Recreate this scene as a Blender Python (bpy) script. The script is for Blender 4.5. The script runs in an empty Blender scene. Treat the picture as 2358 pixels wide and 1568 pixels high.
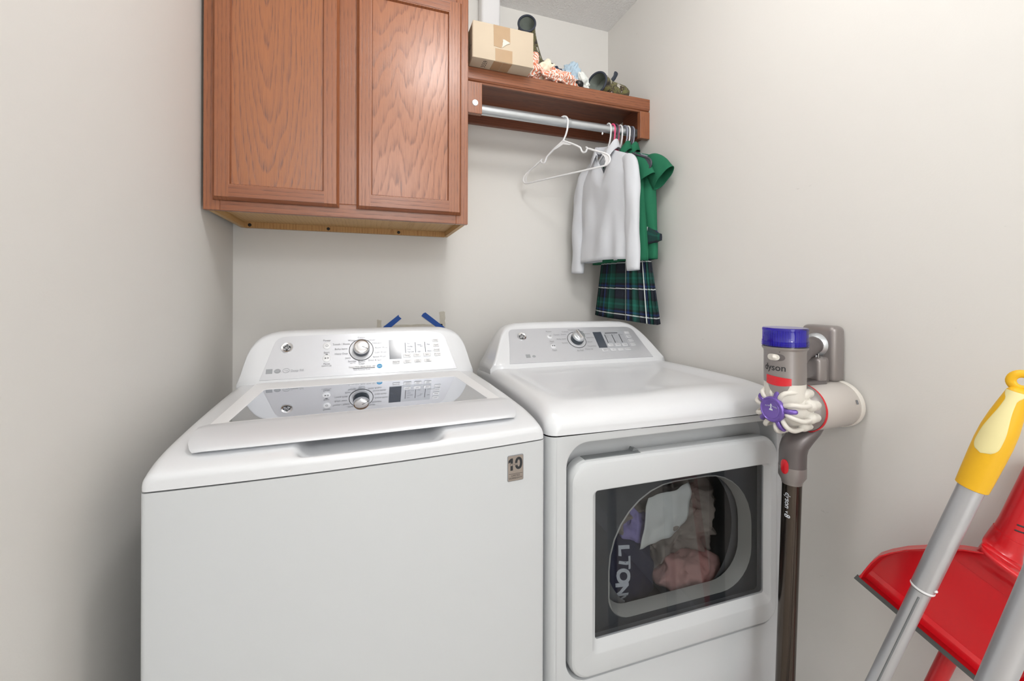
import bpy, bmesh, math, random
from math import sin, cos, pi, radians, sqrt
from mathutils import Vector, Matrix, noise

SC = bpy.context.scene
COL = SC.collection
# ------------------------------------------------------------------ camera
cam_d = bpy.data.cameras.new('camera')
cam_d.sensor_width = 36.0
cam_d.lens = 958.66 / 2358 * 36.0
cam_d.shift_y = -(675.05 - 784.0) / 2358 * -1.0
cam_d.clip_start = 0.01
CAM = bpy.data.objects.new('camera', cam_d)
COL.objects.link(CAM)
_yaw, _roll = 0.3362, 0.0032
_r = Vector((cos(_yaw), -sin(_yaw), 0)); _f = Vector((sin(_yaw), cos(_yaw), 0)); _u = Vector((0, 0, 1))
_r2 = _r * cos(_roll) + _u * sin(_roll); _u2 = _u * cos(_roll) - _r * sin(_roll)
_m = Matrix((_r2, _u2, -_f)).transposed().to_4x4()
_m.translation = Vector((0, 0, 1.19))
CAM.matrix_world = _m
SC.camera = CAM
# ------------------------------------------------------------------ light and exposure
SC.view_settings.view_transform = 'Standard'
SC.view_settings.look = 'None'
SC.view_settings.gamma = 1.0
SC.view_settings.use_curve_mapping = False
SC.view_settings.exposure = 0.05
W = bpy.data.worlds.new('World'); SC.world = W
W.use_nodes = True
W.node_tree.nodes['Background'].inputs[0].default_value = (0.9, 0.93, 1.0, 1)
W.node_tree.nodes['Background'].inputs[1].default_value = 0.3


def area(name, loc, size, power, rot=(0, 0, 0), color=(1, 1, 1), shape='DISK', size_y=None):
    d = bpy.data.lights.new(name, 'AREA')
    d.shape = shape; d.size = size; d.energy = power; d.color = color
    if size_y: d.size_y = size_y
    o = bpy.data.objects.new(name, d); COL.objects.link(o)
    o.location = loc; o.rotation_euler = rot
    return o


def bulb(name, loc, radius, power, color):
    d = bpy.data.lights.new(name, 'POINT'); d.shadow_soft_size = radius; d.energy = power; d.color = color
    o = bpy.data.objects.new(name, d); COL.objects.link(o); o.location = loc
    return o


bulb('ceiling_lamp', (0.34, 0.50, 2.34), 0.10, 13.0, (1.0, 0.985, 0.965))
bulb('hall_lamp', (0.25, -1.45, 2.25), 0.18, 30.0, (0.975, 0.985, 1.0))
area('added_rear_fill', (0.20, -2.05, 1.05), 0.9, 11.5, (radians(90), 0, 0), (0.96, 0.98, 1.0), 'RECTANGLE', 1.9)  # added unseen fill panel at the rear wall, lifts the ceiling brightness

# ------------------------------------------------------------------ helpers
def srgb(r, g, b):
    def f(c):
        c /= 255.0
        return c / 12.92 if c <= 0.04045 else ((c + 0.055) / 1.055) ** 2.4
    return (f(r), f(g), f(b), 1.0)


class MB:
    """collects shapes into one bmesh, linked as ONE mesh object"""
    def __init__(s):
        s.bm = bmesh.new(); s.uv = s.bm.loops.layers.uv.new('UVMap')

    def box(s, x0, x1, y0, y1, z0, z1, bev=0.0, seg=2, edges=None):
        r = bmesh.ops.create_cube(s.bm, size=1.0)
        vs = r['verts']
        bmesh.ops.scale(s.bm, vec=(x1 - x0, y1 - y0, z1 - z0), verts=vs)
        bmesh.ops.translate(s.bm, vec=((x0 + x1) / 2, (y0 + y1) / 2, (z0 + z1) / 2), verts=vs)
        if bev > 0:
            es = list({e for v in vs for e in v.link_edges})
            if edges == 'z':
                es = [e for e in es if abs(e.verts[0].co.z - e.verts[1].co.z) > 1e-6]
            elif edges == 'y':
                es = [e for e in es if abs(e.verts[0].co.y - e.verts[1].co.y) > 1e-6]
            elif edges == 'x':
                es = [e for e in es if abs(e.verts[0].co.x - e.verts[1].co.x) > 1e-6]
            bmesh.ops.bevel(s.bm, geom=es, offset=bev, segments=seg, profile=0.5, affect='EDGES')
        return s

    def grid(s, rows, close_u=False, close_v=False, flip=False, uvs=None):
        """rows[v][u] of points"""
        V = [[s.bm.verts.new(p) for p in r] for r in rows]
        nv, nu = len(V), len(V[0])
        for i in range(nv - (0 if close_v else 1)):
            for j in range(nu - (0 if close_u else 1)):
                a, b = V[i][j], V[i][(j + 1) % nu]
                c, d = V[(i + 1) % nv][(j + 1) % nu], V[(i + 1) % nv][j]
                q = (a, d, c, b) if flip else (a, b, c, d)
                try:
                    f = s.bm.faces.new(q)
                except ValueError:
                    continue
                idx = {id(a): (i, j), id(b): (i, j + 1), id(c): (i + 1, j + 1), id(d): (i + 1, j)}
                for l in f.loops:
                    ii, jj = idx[id(l.vert)]
                    l[s.uv].uv = uvs(ii, jj) if uvs else (jj / max(1, nu - 1), ii / max(1, nv - 1))
        return V

    def loops(s, lps, cap0=False, cap1=False, flip=False):
        V = s.grid(lps, close_u=True, flip=flip)
        if cap0:
            s.bm.faces.new(V[0] if flip else list(reversed(V[0])))
        if cap1:
            s.bm.faces.new(list(reversed(V[-1])) if flip else V[-1])
        return s

    def tube(s, path, rad, seg=10, caps=True, closed=False, flat=None):
        """sweep a circle (or an ellipse, flat=(a,b) scale) along a path; rad is a number or a list"""
        P = [Vector(p) for p in path]; n = len(P)
        R = rad if isinstance(rad, (list, tuple)) else [rad] * n
        T = []
        for i in range(n):
            if closed: t = P[(i + 1) % n] - P[(i - 1) % n]
            else: t = P[min(n - 1, i + 1)] - P[max(0, i - 1)]
            T.append(t.normalized())
        ref = Vector((0, 0, 1)) if abs(T[0].z) < 0.9 else Vector((1, 0, 0))
        nrm = (ref - T[0] * ref.dot(T[0])).normalized()
        rows = []
        for i in range(n):
            nrm = (nrm - T[i] * nrm.dot(T[i]))
            nrm = nrm.normalized() if nrm.length > 1e-6 else T[i].orthogonal().normalized()
            b = T[i].cross(nrm)
            fa, fb = flat if flat else (1, 1)
            rows.append([P[i] + (nrm * cos(2 * pi * k / seg) * fa + b * sin(2 * pi * k / seg) * fb) * R[i] for k in range(seg)])
        V = s.grid(rows, close_u=True, close_v=closed)
        if caps and not closed:
            s.bm.faces.new(list(reversed(V[0]))); s.bm.faces.new(V[-1])
        return s

    def lathe(s, prof, origin=(0, 0, 0), axis=(0, 0, 1), seg=32, ref=None, caps=True):
        """prof = [(r, h)] turned about axis through origin"""
        A = Vector(axis).normalized(); O = Vector(origin)
        X = Vector(ref) if ref else A.orthogonal()
        X = (X - A * X.dot(A)).normalized(); Y = A.cross(X)
        rows = [[O + A * h + (X * cos(2 * pi * k / seg) + Y * sin(2 * pi * k / seg)) * max(r, 1e-5) for k in range(seg)] for r, h in prof]
        V = s.grid(rows, close_u=True)
        if caps:
            s.bm.faces.new(list(reversed(V[0]))); s.bm.faces.new(V[-1])
        return s

    def prism(s, pts, y0, y1, plane='xz'):
        """extrude a 2D outline"""
        def p(a, b, c):
            return {'xz': (a, c, b), 'xy': (a, b, c), 'yz': (c, a, b)}[plane]
        A = [s.bm.verts.new(p(a, b, y0)) for a, b in pts]; B = [s.bm.verts.new(p(a, b, y1)) for a, b in pts]
        n = len(pts)
        for i in range(n):
            s.bm.faces.new((A[i], A[(i + 1) % n], B[(i + 1) % n], B[i]))
        s.bm.faces.new(list(reversed(A))); s.bm.faces.new(B)
        return s

    def sphere(s, c, r, sub=3, scale=(1, 1, 1)):
        q = bmesh.ops.create_icosphere(s.bm, subdivisions=sub, radius=1.0)
        for v in q['verts']:
            v.co = Vector(c) + Vector((v.co.x * r * scale[0], v.co.y * r * scale[1], v.co.z * r * scale[2]))
        return q['verts']

    def build(s, name, mat, parent=None, smooth=35, loc=None, label=None, fix=True, solid=0.0):
        if fix: bmesh.ops.recalc_face_normals(s.bm, faces=s.bm.faces[:])
        me = bpy.data.meshes.new(name); s.bm.to_mesh(me); s.bm.free()
        o = bpy.data.objects.new(name, me); COL.objects.link(o)
        if mat: me.materials.append(mat)
        if smooth:
            me.shade_smooth(); me.set_sharp_from_angle(angle=radians(smooth))
        if parent: o.parent = parent
        if loc: o.location = loc
        if label: o['label'] = label
        if solid:
            md = o.modifiers.new('thickness', 'SOLIDIFY'); md.thickness = solid; md.offset = 0
        return o


def thing(name, label, cat, loc=(0, 0, 0), rotz=0.0, group=None):
    o = bpy.data.objects.new(name, None); COL.objects.link(o)
    o.empty_display_size = 0.05
    o.location = loc; o.rotation_euler = (0, 0, rotz)
    o['label'] = label; o['category'] = cat
    if group: o['group'] = group
    return o


def tag(o, label, cat, group=None, kind=None):
    o['label'] = label; o['category'] = cat
    if group: o['group'] = group
    if kind: o['kind'] = kind
    return o


def struct(o):
    o['kind'] = 'structure'; return o


def copy_tree(o, parent=None):
    c = o.copy(); COL.objects.link(c); c.parent = parent
    for ch in list(o.children): copy_tree(ch, c)
    return c


def rrect(x0, x1, z0, z1, r, n=6):
    """rounded rectangle, counter clockwise seen from -y; r = one radius or (bl, br, tr, tl)"""
    R = r if isinstance(r, (tuple, list)) else (r,) * 4
    out = []
    for (cx, cz, a0, rr) in ((x0, z0, 180, R[0]), (x1, z0, 270, R[1]), (x1, z1, 0, R[2]), (x0, z1, 90, R[3])):
        sx = 1 if cx == x0 else -1; sz = 1 if cz == z0 else -1
        for k in range(n + 1):
            a = radians(a0 + 90 * k / n)
            out.append((cx + sx * rr + rr * cos(a), cz + sz * rr + rr * sin(a)))
    return out


def text_bm(items, extrude=0.0):
    """items = (string, x, y, size, align, rot[, shear]) on a plane; returns list of (verts, faces) data as a bmesh"""
    bm = bmesh.new()
    for it in items:
        st, x, y, size, al = it[:5]
        rot = it[5] if len(it) > 5 else 0
        cu = bpy.data.curves.new('lettering', 'FONT'); cu.body = st; cu.size = size
        cu.align_x = al; cu.align_y = 'CENTER'; cu.resolution_u = 4
        if len(it) > 6: cu.shear = it[6]
        if len(it) > 7: cu.offset = it[7]
        ob = bpy.data.objects.new('lettering', cu); COL.objects.link(ob)
        dg = bpy.context.evaluated_depsgraph_get()
        me = bpy.data.meshes.new_from_object(ob.evaluated_get(dg))
        me.transform(Matrix.Translation((x, y, 0)) @ Matrix.Rotation(rot, 4, 'Z'))
        bm.from_mesh(me)
        bpy.data.objects.remove(ob); bpy.data.curves.remove(cu); bpy.data.meshes.remove(me)
    return bm


def text_obj(name, items, mat, parent=None, xform=None, warp=None, label=None):
    bm = text_bm(items)
    if warp:
        for v in bm.verts: v.co = Vector(warp(v.co.x, v.co.y))
    if xform: bm.transform(xform)
    me = bpy.data.meshes.new(name); bm.to_mesh(me); bm.free()
    me.materials.append(mat)
    o = bpy.data.objects.new(name, me); COL.objects.link(o)
    if parent: o.parent = parent
    if label: o['label'] = label
    return o


def smoothstep(a, b, x):
    t = max(0.0, min(1.0, (x - a) / (b - a))); return t * t * (3 - 2 * t)


def spline(pts, n):
    """Catmull-Rom through pts, n samples per span"""
    P = [Vector(p) for p in pts]; out = []
    for i in range(len(P) - 1):
        p0, p1, p2, p3 = P[max(0, i - 1)], P[i], P[i + 1], P[min(len(P) - 1, i + 2)]
        for k in range(n):
            t = k / n
            out.append(0.5 * ((2 * p1) + (p2 - p0) * t + (2 * p0 - 5 * p1 + 4 * p2 - p3) * t * t + (3 * p1 - p0 - 3 * p2 + p3) * t ** 3))
    out.append(P[-1]); return out


# ------------------------------------------------------------------ materials
class NT:
    def __init__(s, name):
        s.m = bpy.data.materials.new(name); s.m.use_nodes = True
        s.t = s.m.node_tree; s.b = s.t.nodes['Principled BSDF']; s.out = s.t.nodes['Material Output']

    def n(s, typ, **kw):
        x = s.t.nodes.new(typ)
        for k, v in kw.items(): setattr(x, k, v)
        return x

    def l(s, a, b): s.t.links.new(a, b)

    def ramp(s, stops, interp='LINEAR'):
        r = s.n('ShaderNodeValToRGB'); cr = r.color_ramp; cr.interpolation = interp
        while len(cr.elements) > 1: cr.elements.remove(cr.elements[-1])
        cr.elements[0].position, cr.elements[0].color = stops[0]
        for p, c in stops[1:]:
            e = cr.elements.new(p); e.color = c
        return r

    def math(s, op, a, b=None):
        m = s.n('ShaderNodeMath', operation=op)
        for i, v in enumerate((a, b)):
            if v is None: continue
            if isinstance(v, (int, float)): m.inputs[i].default_value = v
            else: s.l(v, m.inputs[i])
        return m.outputs[0]

    def mix(s, fac, a, b, mode='MIX'):
        m = s.n('ShaderNodeMix', data_type='RGBA', blend_type=mode)
        for sock, v in ((m.inputs[0], fac), (m.inputs[6], a), (m.inputs[7], b)):
            if isinstance(v, (int, float)): sock.default_value = v
            elif isinstance(v, tuple): sock.default_value = v
            else: s.l(v, sock)
        return m.outputs[2]

    def coord(s, kind='Object', scale=(1, 1, 1), rot=(0, 0, 0), loc=(0, 0, 0)):
        c = s.n('ShaderNodeTexCoord'); mp = s.n('ShaderNodeMapping')
        mp.inputs['Scale'].default_value = scale; mp.inputs['Rotation'].default_value = rot; mp.inputs['Location'].default_value = loc
        s.l(c.outputs[kind], mp.inputs[0]); return mp.outputs[0]

    def noise(s, vec, scale, detail=4, rough=0.5, dist=0.0):
        x = s.n('ShaderNodeTexNoise'); x.inputs['Scale'].default_value = scale; x.inputs['Detail'].default_value = detail
        x.inputs['Roughness'].default_value = rough; x.inputs['Distortion'].default_value = dist
        if vec is not None: s.l(vec, x.inputs['Vector'])
        return x.outputs['Fac']

    def bump(s, h, strength=0.2, dist=0.002):
        b = s.n('ShaderNodeBump'); b.inputs['Strength'].default_value = strength; b.inputs['Distance'].default_value = dist
        s.l(h, b.inputs['Height']); s.l(b.outputs[0], s.b.inputs['Normal'])


def simple(name, col, rough=0.5, metal=0.0, spec=None, coat=0.0, bump=None, var=0.0, varscale=20, trans=0.0, ior=None, sheen=0.0):
    k = NT(name); b = k.b
    b.inputs['Base Color'].default_value = col; b.inputs['Roughness'].default_value = rough; b.inputs['Metallic'].default_value = metal
    if spec is not None: b.inputs['Specular IOR Level'].default_value = spec
    b.inputs['Coat Weight'].default_value = coat
    if coat: b.inputs['Coat Roughness'].default_value = 0.08
    if trans: b.inputs['Transmission Weight'].default_value = trans
    if ior: b.inputs['IOR'].default_value = ior
    if sheen: b.inputs['Sheen Weight'].default_value = sheen
    v = k.coord('Object')
    if var:
        f = k.noise(v, varscale, 4)
        dark = tuple(c * (1 - var) for c in col[:3]) + (1,)
        k.l(k.mix(f, dark, col), b.inputs['Base Color'])
    if bump:
        k.bump(k.noise(v, bump[0], 3), bump[1], bump[2] if len(bump) > 2 else 0.001)
    return k.m


def wall_mat(name, col, bscale=260, bstr=0.12, bdist=0.001, scuffs=0.0, detail=2):
    k = NT(name); b = k.b; v = k.coord('Object')
    f = k.noise(v, 1.3, 3)
    c = k.mix(f, tuple(x * 0.985 for x in col[:3]) + (1,), col)
    if scuffs:
        vs = k.coord('Object', scale=(1, 6.0, 14.0), rot=(0.35, 0, 0))
        s1 = k.noise(vs, 2.3, 5, 0.65)
        r = k.ramp([(0.0, (0, 0, 0, 1)), (0.705, (0, 0, 0, 1)), (0.74, (1, 1, 1, 1))])
        k.l(s1, r.inputs[0])
        c = k.mix(k.math('MULTIPLY', r.outputs[0], scuffs), c, (0.35, 0.34, 0.33, 1))
    k.l(c, b.inputs['Base Color'])
    b.inputs['Roughness'].default_value = 0.55
    b.inputs['Specular IOR Level'].default_value = 0.25
    k.bump(k.noise(v, bscale, detail), bstr, bdist)
    return k.m


def wood_mat(name, axis='z', center=(0, 0), light=(190, 122, 84), dark=(138, 78, 48), cathedral=1.0, seed=0.0, rough=0.34, coat=0.25):
    """stained oak: cathedral rings stretched along the grain axis plus fine open pores"""
    k = NT(name); b = k.b
    q_ = 0.13 if cathedral > 0.9 else 0.05
    st = {'z': (1, 1, q_), 'x': (q_, 1, 1), 'y': (1, q_, 1)}[axis]
    v = k.coord('Object', scale=st, loc=(-center[0] * st[0], 0, -center[1] * st[2]))
    warp = k.n('ShaderNodeTexNoise'); warp.inputs['Scale'].default_value = 5.5; warp.inputs['Detail'].default_value = 4; warp.inputs['Roughness'].default_value = 0.55
    k.l(v, warp.inputs['Vector'])
    mixv = k.n('ShaderNodeVectorMath', operation='MULTIPLY_ADD')
    mixv.inputs[1].default_value = (0.085 * cathedral, 0.0, 0.085 * cathedral)
    k.l(warp.outputs['Color'], mixv.inputs[0]); k.l(v, mixv.inputs[2])
    w = k.n('ShaderNodeTexWave', wave_type='RINGS', rings_direction='Y', wave_profile='SAW')
    w.inputs['Scale'].default_value = 30.0; w.inputs['Distortion'].default_value = 0.8
    w.inputs['Detail'].default_value = 2.0; w.inputs['Detail Scale'].default_value = 2.5
    w.inputs['Phase Offset'].default_value = seed
    k.l(mixv.outputs[0], w.inputs['Vector'])
    fs = {'z': (650, 650, 22), 'x': (22, 650, 650), 'y': (650, 22, 650)}[axis]
    pv = k.coord('Object', scale=fs)
    pores = k.noise(pv, 1.0, 3, 0.6)
    pr = k.ramp([(0.40, (0, 0, 0, 1)), (0.56, (1, 1, 1, 1))]); k.l(pores, pr.inputs[0])
    rr = k.ramp([(0.0, (0.0, 0, 0, 1)), (0.55, (0.25, 0.25, 0.25, 1)), (0.9, (1, 1, 1, 1)), (1.0, (0.2, 0.2, 0.2, 1))])
    k.l(w.outputs['Fac'], rr.inputs[0])
    grain = k.math('MULTIPLY', k.math('ADD', k.math('MULTIPLY', rr.outputs[0], 0.82), 0.18), k.math('SUBTRACT', 1.12, k.math('MULTIPLY', pr.outputs[0], 0.85)))
    big = k.noise(k.coord('Object', scale=tuple(x * 6 for x in st)), 1.0, 2)
    lt = srgb(*light); dk = srgb(*dark); md = tuple(0.72 * a + 0.28 * c for a, c in zip(lt, dk))
    base = k.mix(big, md, lt)
    c = k.mix(grain, base, dk)
    k.l(c, b.inputs['Base Color'])
    b.inputs['Roughness'].default_value = rough
    b.inputs['Coat Weight'].default_value = coat; b.inputs['Coat Roughness'].default_value = 0.25
    k.bump(k.math('SUBTRACT', 1.0, grain), 0.25, 0.0006)
    return k.m


M = {}
M['wall'] = wall_mat('painted drywall', srgb(228, 226, 222))
M['wall_right'] = wall_mat('scuffed painted drywall', srgb(228, 226, 222), scuffs=0.22)
M['ceiling'] = wall_mat('knockdown ceiling', srgb(246, 246, 246), bscale=120, bstr=0.9, bdist=0.006, detail=3)
M['floor'] = simple('vinyl floor', srgb(206, 200, 192), 0.45, var=0.15, varscale=8)
M['trim'] = simple('white trim paint', srgb(240, 240, 242), 0.35)
M['patch'] = simple('torn paint edge', srgb(214, 209, 196), 0.8, var=0.25, varscale=60)
M['oak_left'] = wood_mat('stained oak left panel', 'z', (-0.16, 1.10), (172, 108, 66), (116, 76, 60), 1.2, 0.0)
M['oak_right'] = wood_mat('stained oak right panel', 'z', (0.15, 2.75), (172, 110, 74), (116, 70, 48), 1.5, 2.0)
M['oak_v'] = wood_mat('stained oak upright grain', 'z', (0.6, 0.5), (162, 100, 64), (112, 66, 44), 0.5, 1.0)
M['oak_h'] = wood_mat('stained oak level grain', 'x', (0.5, 0.7), (154, 94, 62), (106, 62, 42), 0.5, 1.0)
M['oak_dark'] = wood_mat('dark stained shelf wood', 'x', (0.5, 0.7), (140, 84, 60), (96, 56, 40), 0.3, 0.0, rough=0.45)
M['pine'] = wood_mat('raw maple interior', 'y', (0.2, 0.2), (214, 176, 122), (190, 146, 92), 0.4, 0.5, rough=0.5, coat=0.0)
M['pine_x'] = wood_mat('raw maple level grain', 'z', (0.2, 0.2), (206, 164, 108), (172, 122, 70), 1.0, 0.5, rough=0.5, coat=0.0)
M['black'] = simple('black plastic', srgb(24, 24, 26), 0.45)
M['chrome'] = simple('chrome', (0.82, 0.82, 0.83, 1), 0.12, 1.0)
M['rod_steel'] = simple('galvanised steel', srgb(214, 219, 223), 0.34, 0.8, var=0.12, varscale=30)
M['white_plastic'] = simple('white plastic', srgb(238, 239, 241), 0.3)
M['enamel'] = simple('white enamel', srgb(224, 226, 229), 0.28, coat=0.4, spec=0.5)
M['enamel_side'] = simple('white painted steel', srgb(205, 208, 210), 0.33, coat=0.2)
M['silver'] = simple('silver painted plastic', srgb(222, 224, 228), 0.42, 0.25)
M['silver_face'] = simple('satin silver face', srgb(212, 214, 219), 0.32, 0.45)
M['print'] = simple('grey print', srgb(132, 134, 138), 0.6)
M['print_faint'] = simple('faint grey print', srgb(160, 163, 167), 0.6)
M['print_dark'] = simple('dark print', srgb(40, 42, 46), 0.5)
M['lcd'] = simple('dark display', srgb(74, 80, 90), 0.15, spec=0.6)
M['panel_grey'] = simple('pale grey panel', srgb(190, 193, 199), 0.35, 0.3)
M['blue_dot'] = simple('blue sticker', srgb(56, 154, 205), 0.5)
M['gap'] = simple('dark gap rubber', srgb(60, 62, 64), 0.7)
M['grey_plastic'] = simple('mid grey plastic', srgb(122, 126, 128), 0.45)
M['knob_side'] = simple('knob dark band', srgb(70, 78, 86), 0.3, 0.4)
M['badge_metal'] = simple('brushed badge', srgb(168, 158, 150), 0.35, 0.7)
M['tape'] = simple('blue painters tape', srgb(24, 82, 170), 0.6, var=0.12, varscale=70, bump=(300, 0.15))
M['card'] = simple('cardboard', srgb(206, 190, 168), 0.8, var=0.06, varscale=25)
M['packing'] = simple('clear brown packing tape', srgb(186, 156, 122), 0.22, var=0.1, varscale=40, coat=0.5)
M['tape_white'] = simple('lifted tape', srgb(224, 216, 204), 0.3, coat=0.3)


def camo():
    k = NT('camouflage rubber'); v = k.coord('Object')
    n1 = k.noise(v, 30, 5, 0.6, 0.8)
    r = k.ramp([(0.0, srgb(40, 34, 30)), (0.40, srgb(92, 84, 66)), (0.47, srgb(120, 118, 74)), (0.54, srgb(70, 58, 46)), (0.60, srgb(196, 192, 182)), (0.68, srgb(98, 92, 62))], 'CONSTANT')
    k.l(n1, r.inputs[0]); k.l(r.outputs[0], k.b.inputs['Base Color'])
    k.b.inputs['Roughness'].default_value = 0.6
    return k.m


def stripes(name, a, b, scale=60, dist=4.0, rot=(0, 0, 0)):
    k = NT(name); v = k.coord('Object', rot=rot)
    w = k.n('ShaderNodeTexWave', wave_type='BANDS', bands_direction='DIAGONAL'); w.inputs['Scale'].default_value = scale
    w.inputs['Distortion'].default_value = dist; w.inputs['Detail Scale'].default_value = 0.4; w.inputs['Detail'].default_value = 1
    k.l(v, w.inputs['Vector'])
    r = k.ramp([(0.0, a), (0.45, a), (0.55, b)]); k.l(w.outputs['Fac'], r.inputs[0]); k.l(r.outputs[0], k.b.inputs['Base Color'])
    k.b.inputs['Roughness'].default_value = 0.85
    return k.m


def plaid():
    k = NT('green tartan'); tc = k.n('ShaderNodeTexCoord'); sp = k.n('ShaderNodeSeparateXYZ'); k.l(tc.outputs['UV'], sp.inputs[0])
    navy, green, blk, teal, blue = srgb(26, 32, 46), srgb(14, 78, 66), srgb(20, 24, 30), srgb(22, 104, 88), srgb(20, 48, 110)
    st = [(0.0, navy), (0.16, blk), (0.24, green), (0.40, teal), (0.48, green), (0.62, blk), (0.70, blue), (0.76, navy), (0.9, navy)]
    cols = []; lines = []
    for ax, per in (('X', 0.105), ('Y', 0.105)):
        f = k.math('FRACT', k.math('DIVIDE', sp.outputs[ax], per))
        r = k.ramp(st, 'CONSTANT'); k.l(f, r.inputs[0]); cols.append(r.outputs[0])
        l = k.ramp([(0.0, (0, 0, 0, 1)), (0.815, (1, 1, 1, 1)), (0.852, (0, 0, 0, 1))], 'CONSTANT'); k.l(f, l.inputs[0]); lines.append(l.outputs[0])
    c = k.mix(0.5, cols[0], cols[1])
    ln = k.math('MAXIMUM', lines[0], k.math('MULTIPLY', lines[1], 0.8))
    c = k.mix(ln, c, srgb(214, 220, 218))
    k.l(c, k.b.inputs['Base Color']); k.b.inputs['Roughness'].default_value = 0.85
    k.bump(k.noise(k.coord('Object'), 900, 1), 0.1, 0.0005)
    return k.m


M['camo'] = camo()
M['boot_rim'] = simple('navy neoprene rim', srgb(52, 58, 70), 0.7)
M['boot_lining'] = simple('grey boot lining', srgb(150, 158, 150), 0.9, var=0.3, varscale=50)
M['orange_stripe'] = stripes('orange and white striped cotton', srgb(246, 238, 230), srgb(228, 138, 104), 58, 3.0)
M['cream'] = simple('cream soft cloth', srgb(244, 236, 214), 0.9)
M['navy_cloth'] = simple('navy cloth', srgb(44, 52, 72), 0.85, bump=(400, 0.3))
M['blue_cloth'] = simple('pale blue cloth', srgb(184, 206, 222), 0.9, var=0.1, varscale=40)
M['sheer_white'] = simple('off white cloth', srgb(226, 230, 226), 0.9)
M['shirt_white'] = simple('white cotton knit', srgb(212, 215, 221), 0.9, bump=(900, 0.08, 0.0004), sheen=0.2)
M['shirt_green'] = simple('green cotton knit', srgb(30, 112, 80), 0.9, bump=(900, 0.12, 0.0004), var=0.1, varscale=30)
M['plaid'] = plaid()
M['pink_plastic'] = simple('pink plastic', srgb(246, 92, 138), 0.35)
M['grey_hanger'] = simple('grey plastic hanger', srgb(150, 154, 168), 0.35)
M['dark_hanger'] = simple('charcoal plastic hanger', srgb(74, 74, 84), 0.35)
M['vac_grey'] = simple('nickel grey plastic', srgb(150, 144, 142), 0.33, 0.45)
M['vac_dark'] = simple('iron grey plastic', srgb(112, 106, 106), 0.36, 0.45)
M['vac_white'] = simple('warm white plastic', srgb(226, 222, 214), 0.35)
M['vac_purple'] = simple('purple plastic', srgb(118, 92, 176), 0.28, 0.3)
M['vac_bin'] = simple('smoky clear bin', srgb(198, 192, 186), 0.25, coat=0.3)
M['vac_red'] = simple('red plastic', srgb(212, 20, 36), 0.25, coat=0.4)
M['wand'] = simple('dark nickel tube', srgb(92, 84, 78), 0.2, 1.0)
M['red_plastic'] = simple('glossy red plastic', srgb(206, 10, 26), 0.3, coat=0.3)
M['rubber_grey'] = simple('grey rubber strip', srgb(108, 112, 112), 0.7, var=0.3, varscale=60)
M['alu'] = simple('anodised aluminium', srgb(204, 205, 209), 0.40, 0.75)
M['yellow'] = simple('yellow plastic', srgb(244, 188, 28), 0.45)
M['butter'] = simple('pale yellow rubber', srgb(246, 234, 172), 0.55)
M['grey_cloth'] = simple('heather grey jersey', srgb(158, 148, 138), 0.95, var=0.25, varscale=12, bump=(500, 0.3))
M['dusty_pink'] = simple('dusty pink fleece', srgb(206, 160, 152), 0.95, var=0.2, varscale=25, bump=(300, 0.4))
M['maroon'] = simple('maroon cloth', srgb(140, 52, 54), 0.95, bump=(300, 0.3))
M['lavender'] = simple('lavender cloth', srgb(150, 142, 196), 0.95)
M['navy_knit'] = simple('dark navy knit stand-in', srgb(30, 34, 62), 0.95, bump=(500, 0.3))  # colour of the cloth that stands in for a window reflection
M['drum'] = simple('drum grey', srgb(118, 120, 122), 0.5, 0.3)
M['drum_rim'] = simple('pale drum rim', srgb(196, 196, 190), 0.45)
M['drum_plate'] = simple('charcoal door liner', srgb(74, 78, 82), 0.5)
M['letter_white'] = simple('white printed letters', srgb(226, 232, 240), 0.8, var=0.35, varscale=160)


def glass_tint(name, tint, gloss, rough=0.015, ior=1.5, boost=0.0):
    k = NT(name); t = k.t
    tr = k.n('ShaderNodeBsdfTransparent'); tr.inputs[0].default_value = tint
    gl = k.n('ShaderNodeBsdfGlossy'); gl.inputs[0].default_value = gloss; gl.inputs['Roughness'].default_value = rough
    fr = k.n('ShaderNodeFresnel'); fr.inputs[0].default_value = ior
    ms = k.n('ShaderNodeMixShader')
    fac = k.math('MINIMUM', k.math('ADD', fr.outputs[0], boost), 1.0) if boost else fr.outputs[0]
    geo = k.n('ShaderNodeNewGeometry')
    fac = k.math('MULTIPLY', fac, k.math('SUBTRACT', 1.0, geo.outputs['Backfacing']))
    k.l(fac, ms.inputs[0]); k.l(tr.outputs[0], ms.inputs[1]); k.l(gl.outputs[0], ms.inputs[2])
    k.l(ms.outputs[0], k.out.inputs[0]); t.nodes.remove(k.b)
    return k.m


M['door_glass'] = glass_tint('smoked glass', (0.77, 0.78, 0.79, 1), (0.9, 0.9, 0.92, 1))
M['lid_glass'] = glass_tint('mirror tinted lid glass', (0.5, 0.5, 0.52, 1), (0.80, 0.82, 0.86, 1), 0.012, 1.5, 0.62)
M['purple_clear'] = glass_tint('clear purple', (0.22, 0.13, 0.75, 1), (0.9, 0.9, 1, 1), 0.08, 1.45, 0.03)
M['filter'] = simple('purple filter core', srgb(92, 70, 190), 0.5, bump=(60, 0.2))
# ------------------------------------------------------------------ the room
XR, YB, ZC = 1.0895, 1.7334, 2.4435
YF = -2.1


def slab(name, x0, x1, y0, y1, z0, z1, mat):
    return struct(MB().box(x0, x1, y0, y1, z0, z1).build(name, mat, smooth=0))


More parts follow.
